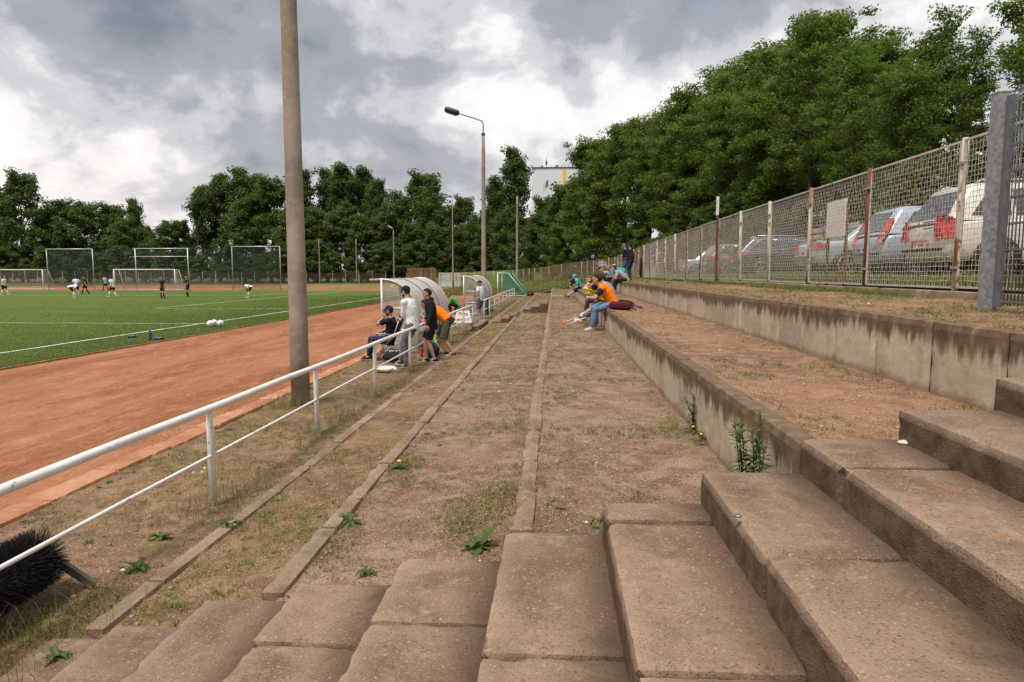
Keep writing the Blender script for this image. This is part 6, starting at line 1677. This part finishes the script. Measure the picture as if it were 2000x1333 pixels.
        if fit.get('stripes'):
            for k in range(3):
                a = .045+k*.022; e = MB()
                for sd in (1, -1): e.bar(b0+f*a*s+x*sd*.043*s+n_*.018*s, b0+f*(a+.02)*s+x*sd*.038*s+n_*.055*s, .010*s, .012*s, up=x)
                e.build('stripe', cloth((.7, .7, .68)), so)
    t['_j'] = 0; del t['_j']
    return t, dict(wr=wr, eb=eb, hc=hc, nb=nb_, sh=sh, P=P, kn=kn)

BLK = (.014, .014, .016); NAVY = (.014, .018, .045); WHT = (.70, .70, .71); JEANS = (.055, .095, .19); GREYT = (.21, .21, .22); ORANGE = (.95, .20, .008)

# --- men at the near railing
p = pz(806, 718, 0)
t, J = person('man in white long-sleeved shirt, black cap and grey trousers leaning at the railing', (p.x, p.y, 0), R(168),
    dict(lean=4, hunch=8, head=(-14, 6), twist=-6, wl=(.20, -.10, 1.13), wr=(.24, .12, 1.10), el=(-.1, 1, -.6), er=(-.1, -1, -.6), al=(.10, .10, .085), ar=(.34, -.07, .085), fl=10, fr=-6, curl=.9, nl=(-1, 0, 0), nr=(-1, 0, 0)),
    dict(top=WHT, sleeve='long', hem=-.12, legs=(.135, .13, .125), legw=1.1, cap=BLK, beard=True, shoes=BLK, sole=(.55, .55, .55), stripes=True, collar=WHT, skin=SK), 1.84, .015, seed=3)
# dark bottle tucked under his arm
b_ = thing('beer_bottle', 'dark bottle held under the arm of the white shirt man', 'bottle', t.matrix_basis @ Vector((.20, .16, 1.02)), R(168))
MB().tube([(0, .02, 0), (0, .01, .12), (0, .0, .17), (0, -.01, .24)], [.032, .032, .014, .012], 12).build('glass', plain('bottle_glass', (.03, .018, .012), .15), b_, True)
MB().tube([(0, .016, .04), (0, .012, .10)], .0335, 12, cap=False).build('paper_label', plain('paper_label', (.5, .5, .48), .7), b_, True)
p = pz(842, 706, 0)
person('smiling man in black hoodie and black shorts, standing before the railing', (-2.87, 15.85, 0), R(192),
    dict(lean=1, hunch=8, head=(-8, 2), twist=14, wl=(.10, .24, .84), wr=(.16, -.25, .98), el=(-.8, .6, 0), er=(-.7, -.7, 0), al=(-.05, .09, .085), ar=(.13, -.10, .085), fl=14, fr=-2, curl=.8),
    dict(top=BLK, sleeve='long', hood=True, hem=-.16, legs=BLK, legkind='short', short=.86, shoes=BLK, sole=(.6, .6, .58), stripes=True, haircol=(.028, .018, .012), skin=(.50, .25, .17), build=1.04), 1.76, .015, seed=5)
person('man bending over the railing in orange vest, navy shirt and olive shorts', (-2.80, 17.15, 0), R(186),
    dict(pelvis=(-.10, 0, .90), lean=48, hunch=12, head=(6, 26), wl=(.52, .10, 1.02), wr=(.50, -.14, 1.00), el=(-.2, .8, -.8), er=(-.2, -.8, -.8), al=(-.24, .13, .085), ar=(-.02, -.12, .085), curl=.9),
    dict(top=NAVY, hem=-.14, vest=ORANGE, vest_hem=.10, legs=(.075, .08, .045), legkind='short', short=1.02, shoes=(.05, .05, .05), skin=(.46, .23, .15), build=1.08), 1.80, .015, seed=6)
b_ = thing('drink_can', 'tall turquoise can held over the railing by the bending man', 'can', (-3.30, 17.0, 0.98))
MB().tube([(0, 0, 0), (0, 0, .01), (0, 0, .15), (0, 0, .165)], [.026, .032, .032, .025], 16).build('tin', plain('can_teal', (.10, .42, .36), .35), b_, True)
MB().tube([(0, 0, .163), (0, 0, .170)], .026, 14).build('lid', M_alu, b_, True)
# man in the camp chair
person('seated man in navy cap, black T-shirt and jeans in the camp chair', (CH.x, CH.y, 0), R(176),
    dict(pelvis=(-.06, 0, .50), lean=-16, hunch=16, head=(0, 4), wl=(.06, .04, 1.03), wr=(.26, -.20, .64), el=(.4, 1, -.8), er=(-.5, -.9, -.2), al=(.42, .12, .085), ar=(.50, -.14, .085), kl=(.5, .1, 1), kr=(.5, -.1, 1), hl=(-.3, 0, 1), curl=1.2),
    dict(top=BLK, legs=(.020, .030, .070), cap=NAVY, beard=True, shoes=BLK, skin=SK_TAN), 1.78, .016, seed=7)

# --- by the second dugout
p = pz(940, 622, 0)
person('man in pale T-shirt, grey shorts and navy cap resting a hand on the railing', (p.x, p.y-.2, 0), R(150),
    dict(lean=-2, hunch=6, head=(14, 0), wl=(.0, .36, .92), wr=(.24, -.24, 1.0), el=(-.7, .5, .2), al=(-.04, .10, .085), ar=(.12, -.11, .085)),
    dict(top=(.50, .55, .54), hem=-.10, belly=.03, legs=(.13, .15, .18), legkind='short', short=1.02, cap=NAVY, shoes=(.12, .22, .26), skin=SK_TAN, build=1.1, belt=BLK, haircol=(.3, .3, .3)), 1.76, .018, seed=8)
person('man in bright green shirt and black trousers sitting on a low case by the track', (-5.0, 35.2, 0), R(185),
    dict(pelvis=(0, 0, .42), lean=34, hunch=16, head=(0, 16), wl=(.42, .02, .58), wr=(.46, -.06, .56), el=(.0, 1, -.3), er=(0, -1, -.3), al=(.36, .16, .085), ar=(.60, -.14, .085), kl=(.4, .2, 1), kr=(.4, -.2, 1)),
    dict(top=(.02, .36, .07), legs=BLK, legw=1.15, shoes=BLK, skin=SK_TAN, hair=True, haircol=(.10, .09, .085)), 1.76, .018, seed=9)
t = thing('kit_case', 'low black and orange kit case under the green shirt man', 'case', (-4.97, 35.2, 0)); MB().box((0, 0, .15), (.42, .5, .30)).build('box', M_black, t); MB().box((-.19, 0, .31), (.06, .5, .02)).build('lid_edge', cloth(ORANGE), t)
ball('white and blue football beside the green shirt man', Vector((-5.62, 35.0, 0)), 0.12, ((.75, .77, .80), (.06, .22, .5)))
person('person in dark clothes on the bench of the farther dugout, forearm in view', (-3.92, 35.4, 0), R(180),
    dict(pelvis=(.0, 0, .58), lean=16, hunch=12, wl=(.44, .16, .62), wr=(.40, -.10, .66), al=(.42, .12, .085), ar=(.44, -.12, .085)),
    dict(top=(.03, .03, .035), legs=BLK, shoes=BLK, skin=SK_TAN), 1.75, .022, seed=10)
p = py_(783, 577, 62)
t, J = person('linesman in dark kit holding an orange flag at the touchline', (p.x, 62, 0), R(170), dict(lean=3, wl=(.25, .3, .95), al=(0, .1, .085), ar=(.06, -.1, .085)), dict(top=BLK, legs=BLK, legkind='short', socks=BLK, sock_h=.8, shoes=BLK), 1.78, .03, seed=11, hands=False)
f = thing('linesman_flag', 'orange and yellow flag in the hand of the linesman', 'flag', t.matrix_basis @ Vector((.27, .3, .93)))
MB().tube([(0, 0, .1), (-.35, 0, .25)], .012, 6).build('stick', M_black, f); MB().slab([(-.05, 0, .12), (-.40, 0, .27), (-.48, .05, -.02), (-.30, -.04, -.12), (-.12, .02, -.12)], (0, .012, 0)).build('cloth', cloth((.95, .22, .02)), f); MB().slab([(-.40, .02, .1), (-.62, .05, .0), (-.55, 0, -.12), (-.42, .03, -.08)], (0, .012, 0)).build('cloth', cloth((.65, .7, .05)), f)

# --- seated on the low wall (feet on the terrace, seat 0.54 above it)
TG = 0.665; SG = WZ[0]-TG
def seat_pose(**k):
    d = dict(pelvis=(0, 0, SG+.095), lean=26, hunch=20, head=(0, 4), wl=(.48, .05, SG+.20), wr=(.46, -.05, SG+.22), el=(-.2, 1, -.5), er=(-.2, -1, -.5), al=(.50, .14, .085), ar=(.52, -.14, .085), kl=(.5, .12, 1), kr=(.5, -.12, 1))
    d.update(k); return d
GW = 'spectators sitting on the terrace walls'
person('boy in bright orange vest and blue jeans sitting on the low wall', (1.47, 17.2, TG), R(182), seat_pose(lean=26, hunch=13, head=(-12, 8), wl=(.62, .02, SG+.26), wr=(.42, -.10, 1.22), er=(.5, -.7, -.8), hr=(0.1, .2, 1), al=(.52, .12, .085), ar=(.42, -.16, .085), curl=.9),
    dict(top=NAVY, vest=ORANGE, legs=(.13, .21, .34), legw=1.18, shoes=(.50, .46, .43), sole=(.5, .48, .46), haircol=(.030, .018, .012), skin=SK), 1.92, .015, GW, 21)
person('boy in grey T-shirt and brown-grey trousers with one leg stretched out', (1.55, 18.15, TG), R(178), seat_pose(lean=14, hunch=18, head=(-6, 2), al=(1.12, -.40, .085), ar=(.55, -.26, .085), wl=(.46, .08, SG+.26), wr=(.50, -.10, SG+.26), pl=-35),
    dict(top=(.27, .275, .30), legs=(.14, .115, .10), legw=1.1, shoes=(.18, .15, .12), sole=(.6, .55, .5), socks=(.25, .5, .5), haircol=(.075, .040, .022), skin=SK), 1.95, .015, GW, 22)
person('boy in yellow shirt and dark shorts, chin on his hand, beyond the grey T-shirt boy', (1.45, 19.6, TG), R(176), seat_pose(lean=34, hunch=18, head=(0, 8), wl=(.46, .06, 1.14), el=(.6, .6, -.8), hl=(0, 0, 1), al=(.72, .10, .12), ar=(.85, -.10, .085)),
    dict(top=(.72, .56, .015), legs=BLK, legkind='short', socks=WHT, shoes=(.55, .53, .46), sole=(.7, .7, .68), haircol=(.045, .026, .016), skin=SK), 1.76, .017, GW, 23)
person('dark-haired boy in black sitting between the grey and yellow shirts', (1.58, 20.7, TG), R(172), seat_pose(lean=18, hunch=18, al=(.75, .12, .085), ar=(.70, -.12, .085)),
    dict(top=(.03, .03, .04), legs=BLK, legkind='short', socks=WHT, shoes=(.65, .65, .63), haircol=(.07, .04, .02), skin=SK), 1.86, .017, GW, 24)
person('curly brown-haired boy farther along the low wall, mostly hidden by his friends', (1.50, 22.2, TG), R(172), seat_pose(lean=24, hunch=18),
    dict(top=(.05, .05, .06), legs=(.04, .05, .08), shoes=(.6, .6, .6), haircol=(.12, .065, .03), hairwob=.014, skin=SK), 1.80, .018, GW, 25)
person('child in turquoise cap and teal shirt with bare legs stretched out', (1.42, 37.4, TG), R(184), seat_pose(lean=18, hunch=16, head=(8, 14), wl=(.30, .16, SG+.20), wr=(.36, -.10, SG+.2), al=(.86, .12, .11), ar=(.74, -.14, .085), pl=-30, pr=-10),
    dict(top=(.02, .36, .33), legs=BLK, legkind='short', short=1.0, cap=(.02, .42, .50), shoes=BLK, skin=SK_PALE), 1.72, .02, GW, 26)
person('person in black cap and black hoodie hunched on the far end of the low wall', (1.42, 41.0, TG), R(190), seat_pose(lean=34, hunch=20, head=(10, 14), al=(.62, .12, .085), ar=(.56, -.14, .085)),
    dict(top=BLK, sleeve='long', hood=True, legs=(.26, .23, .20), cap=BLK, shoes=BLK, skin=SK), 1.78, .022, GW, 27)
# --- on the upper wall and behind
TG2 = 1.20; SG2 = WZ[1]-TG2
def seat2(**k):
    d = seat_pose(**k); d['pelvis'] = (0, 0, SG2+.095); return d
person('hunched man in grey T-shirt with black print on the upper wall', (3.02, 29.4, TG2), R(180), seat2(lean=38, hunch=20, head=(0, 4)),
    dict(top=(.30, .30, .31), legs=BLK, shoes=BLK, haircol=(.02, .015, .012), skin=SK, belly=.02), 1.80, .02, GW, 28)
person('grey-haired man in dark grey T-shirt on the upper wall', (3.12, 31.2, TG2), R(178), seat2(lean=34, hunch=16),
    dict(top=(.055, .06, .065), legs=(.05, .05, .06), shoes=BLK, haircol=(.42, .41, .39), skin=SK_TAN), 1.80, .02, GW, 29)
person('man in turquoise shirt bending far forward beside the upper wall', (2.95, 33.0, TG2), R(180), dict(pelvis=(-.25, 0, .98), lean=78, hunch=14, head=(0, -10), wl=(.42, .12, .72), wr=(.40, -.12, .70), al=(-.25, .12, .085), ar=(-.10, -.12, .085)),
    dict(top=(.04, .33, .38), legs=(.10, .10, .11), shoes=BLK, haircol=(.16, .14, .12), skin=SK_TAN, build=1.06, hairlen=.0), 1.86, .02, None, 30)
person('pale-faced person in grey top sitting low beyond the bending man', (2.92, 35.2, TG2), R(182), seat2(lean=40, hunch=20), dict(top=(.25, .25, .27), legs=BLK, shoes=BLK, haircol=(.2, .12, .06), skin=SK_PALE), 1.72, .022, GW, 31)
person('person in a dark cap sitting farthest along the upper wall', (2.92, 37.0, TG2), R(182), seat2(lean=36, hunch=20), dict(top=(.3, .31, .33), legs=BLK, shoes=BLK, cap=BLK, skin=SK), 1.74, .022, GW, 32)
# --- two men standing by the fence
TG3 = 1.73
p = py_(1222, 540, 33.5)
person('standing man in navy T-shirt, brown belt and blue jeans with arms folded', (p.x, 33.5, TG3), R(165), dict(lean=0, hunch=8, head=(0, 14), wl=(.24, -.06, 1.18), wr=(.26, .08, 1.15), el=(-.1, 1, -.5), er=(-.1, -1, -.5), al=(-.02, .09, .085), ar=(.04, -.10, .085)),
    dict(top=NAVY, hem=-.06, legs=JEANS, cap=(.10, .11, .12), belt=(.24, .09, .03), shoes=(.05, .03, .02), skin=SK_TAN, belly=.03, build=1.05, haircol=(.3, .3, .29)), 1.80, .018, None, 33)
t2, _ = person('standing man in black T-shirt and navy cap just behind the jeans man', (p.x+.32, 34.3, TG3), R(150), dict(lean=0, hunch=6, head=(0, 6), wl=(.22, .10, 1.12), wr=(.24, -.08, 1.1), el=(-.1, 1, -.5), al=(-.02, .09, .085), ar=(.04, -.10, .085)),
    dict(top=(.02, .022, .028), hem=-.12, legs=(.03, .05, .10), cap=(.02, .02, .06), shoes=BLK, skin=SK_TAN, belly=.03, build=1.06), 1.84, .018, None, 34)

# --- players on the pitch
KITW = dict(top=(.72, .74, .76), legs=BLK, legkind='short', short=.8, socks=(.72, .73, .74), sock_h=.85, shoes=(.6, .5, .3))
KITB = dict(top=(.02, .022, .026), legs=BLK, legkind='short', short=.8, socks=BLK, sock_h=.85, shoes=(.04, .04, .04))
KITT = dict(top=(.22, .55, .52), legs=BLK, legkind='short', short=.8, socks=BLK, sock_h=.85, shoes=BLK)
WALK = dict(lean=6, hunch=5, al=(.30, .09, .10), ar=(-.26, -.09, .13), pr=35, wl=(-.16, .25, .90), wr=(.26, -.24, .98))
STD = dict(lean=2, al=(0, .13, .085), ar=(.05, -.13, .085))
HIPS = dict(lean=3, al=(0, .15, .085), ar=(.04, -.15, .085), wl=(.16, .16, 1.02), wr=(.18, -.14, 1.06), el=(-.6, .9, 0), er=(-.6, -.9, 0))
BEND = dict(pelvis=(-.22, 0, .88), lean=72, hunch=12, head=(0, 20), wl=(.10, .14, .52), wr=(.10, -.14, .50), al=(0, .15, .085), ar=(.02, -.15, .085))
plist = [(9, 577, 0, WALK, KITW, 'player in white shirt walking at the left edge of the pitch'), (144, 582, 30, BEND, KITW, 'player in white bending forward in front of a standing team-mate'),
         (151, 578, 150, HIPS, KITW, 'player in white standing behind the bending team-mate'), (168, 576, 190, WALK, KITB, 'player in black facing the two white players on the left'),
         (207, 569, 170, WALK, KITT, 'referee in turquoise shirt farthest back among the players'), (221, 581, 172, WALK, KITW, 'player in white striding left near the goal'),
         (319, 583, 250, STD, KITB, 'player in black standing in front of the goal'), (368, 580, 215, HIPS, KITB, 'player in black just right of the goal post'), (485, 582, 230, BEND, KITW, 'player in white bent double with hands on knees left of the big pole')]
for i, (px, py, yw, ps, kit, lab) in enumerate(plist):
    q = pz(px, py, 0.03); k = dict(kit); k['haircol'] = random.Random(i).choice([(.05, .03, .02), (.25, .16, .08), (.03, .02, .015)])
    person(lab, (q.x, q.y, 0.03), R(yw), ps, k, 1.80, .026, 'players on the pitch', 40+i)
bpy.data.scenes.remove(_tmp)
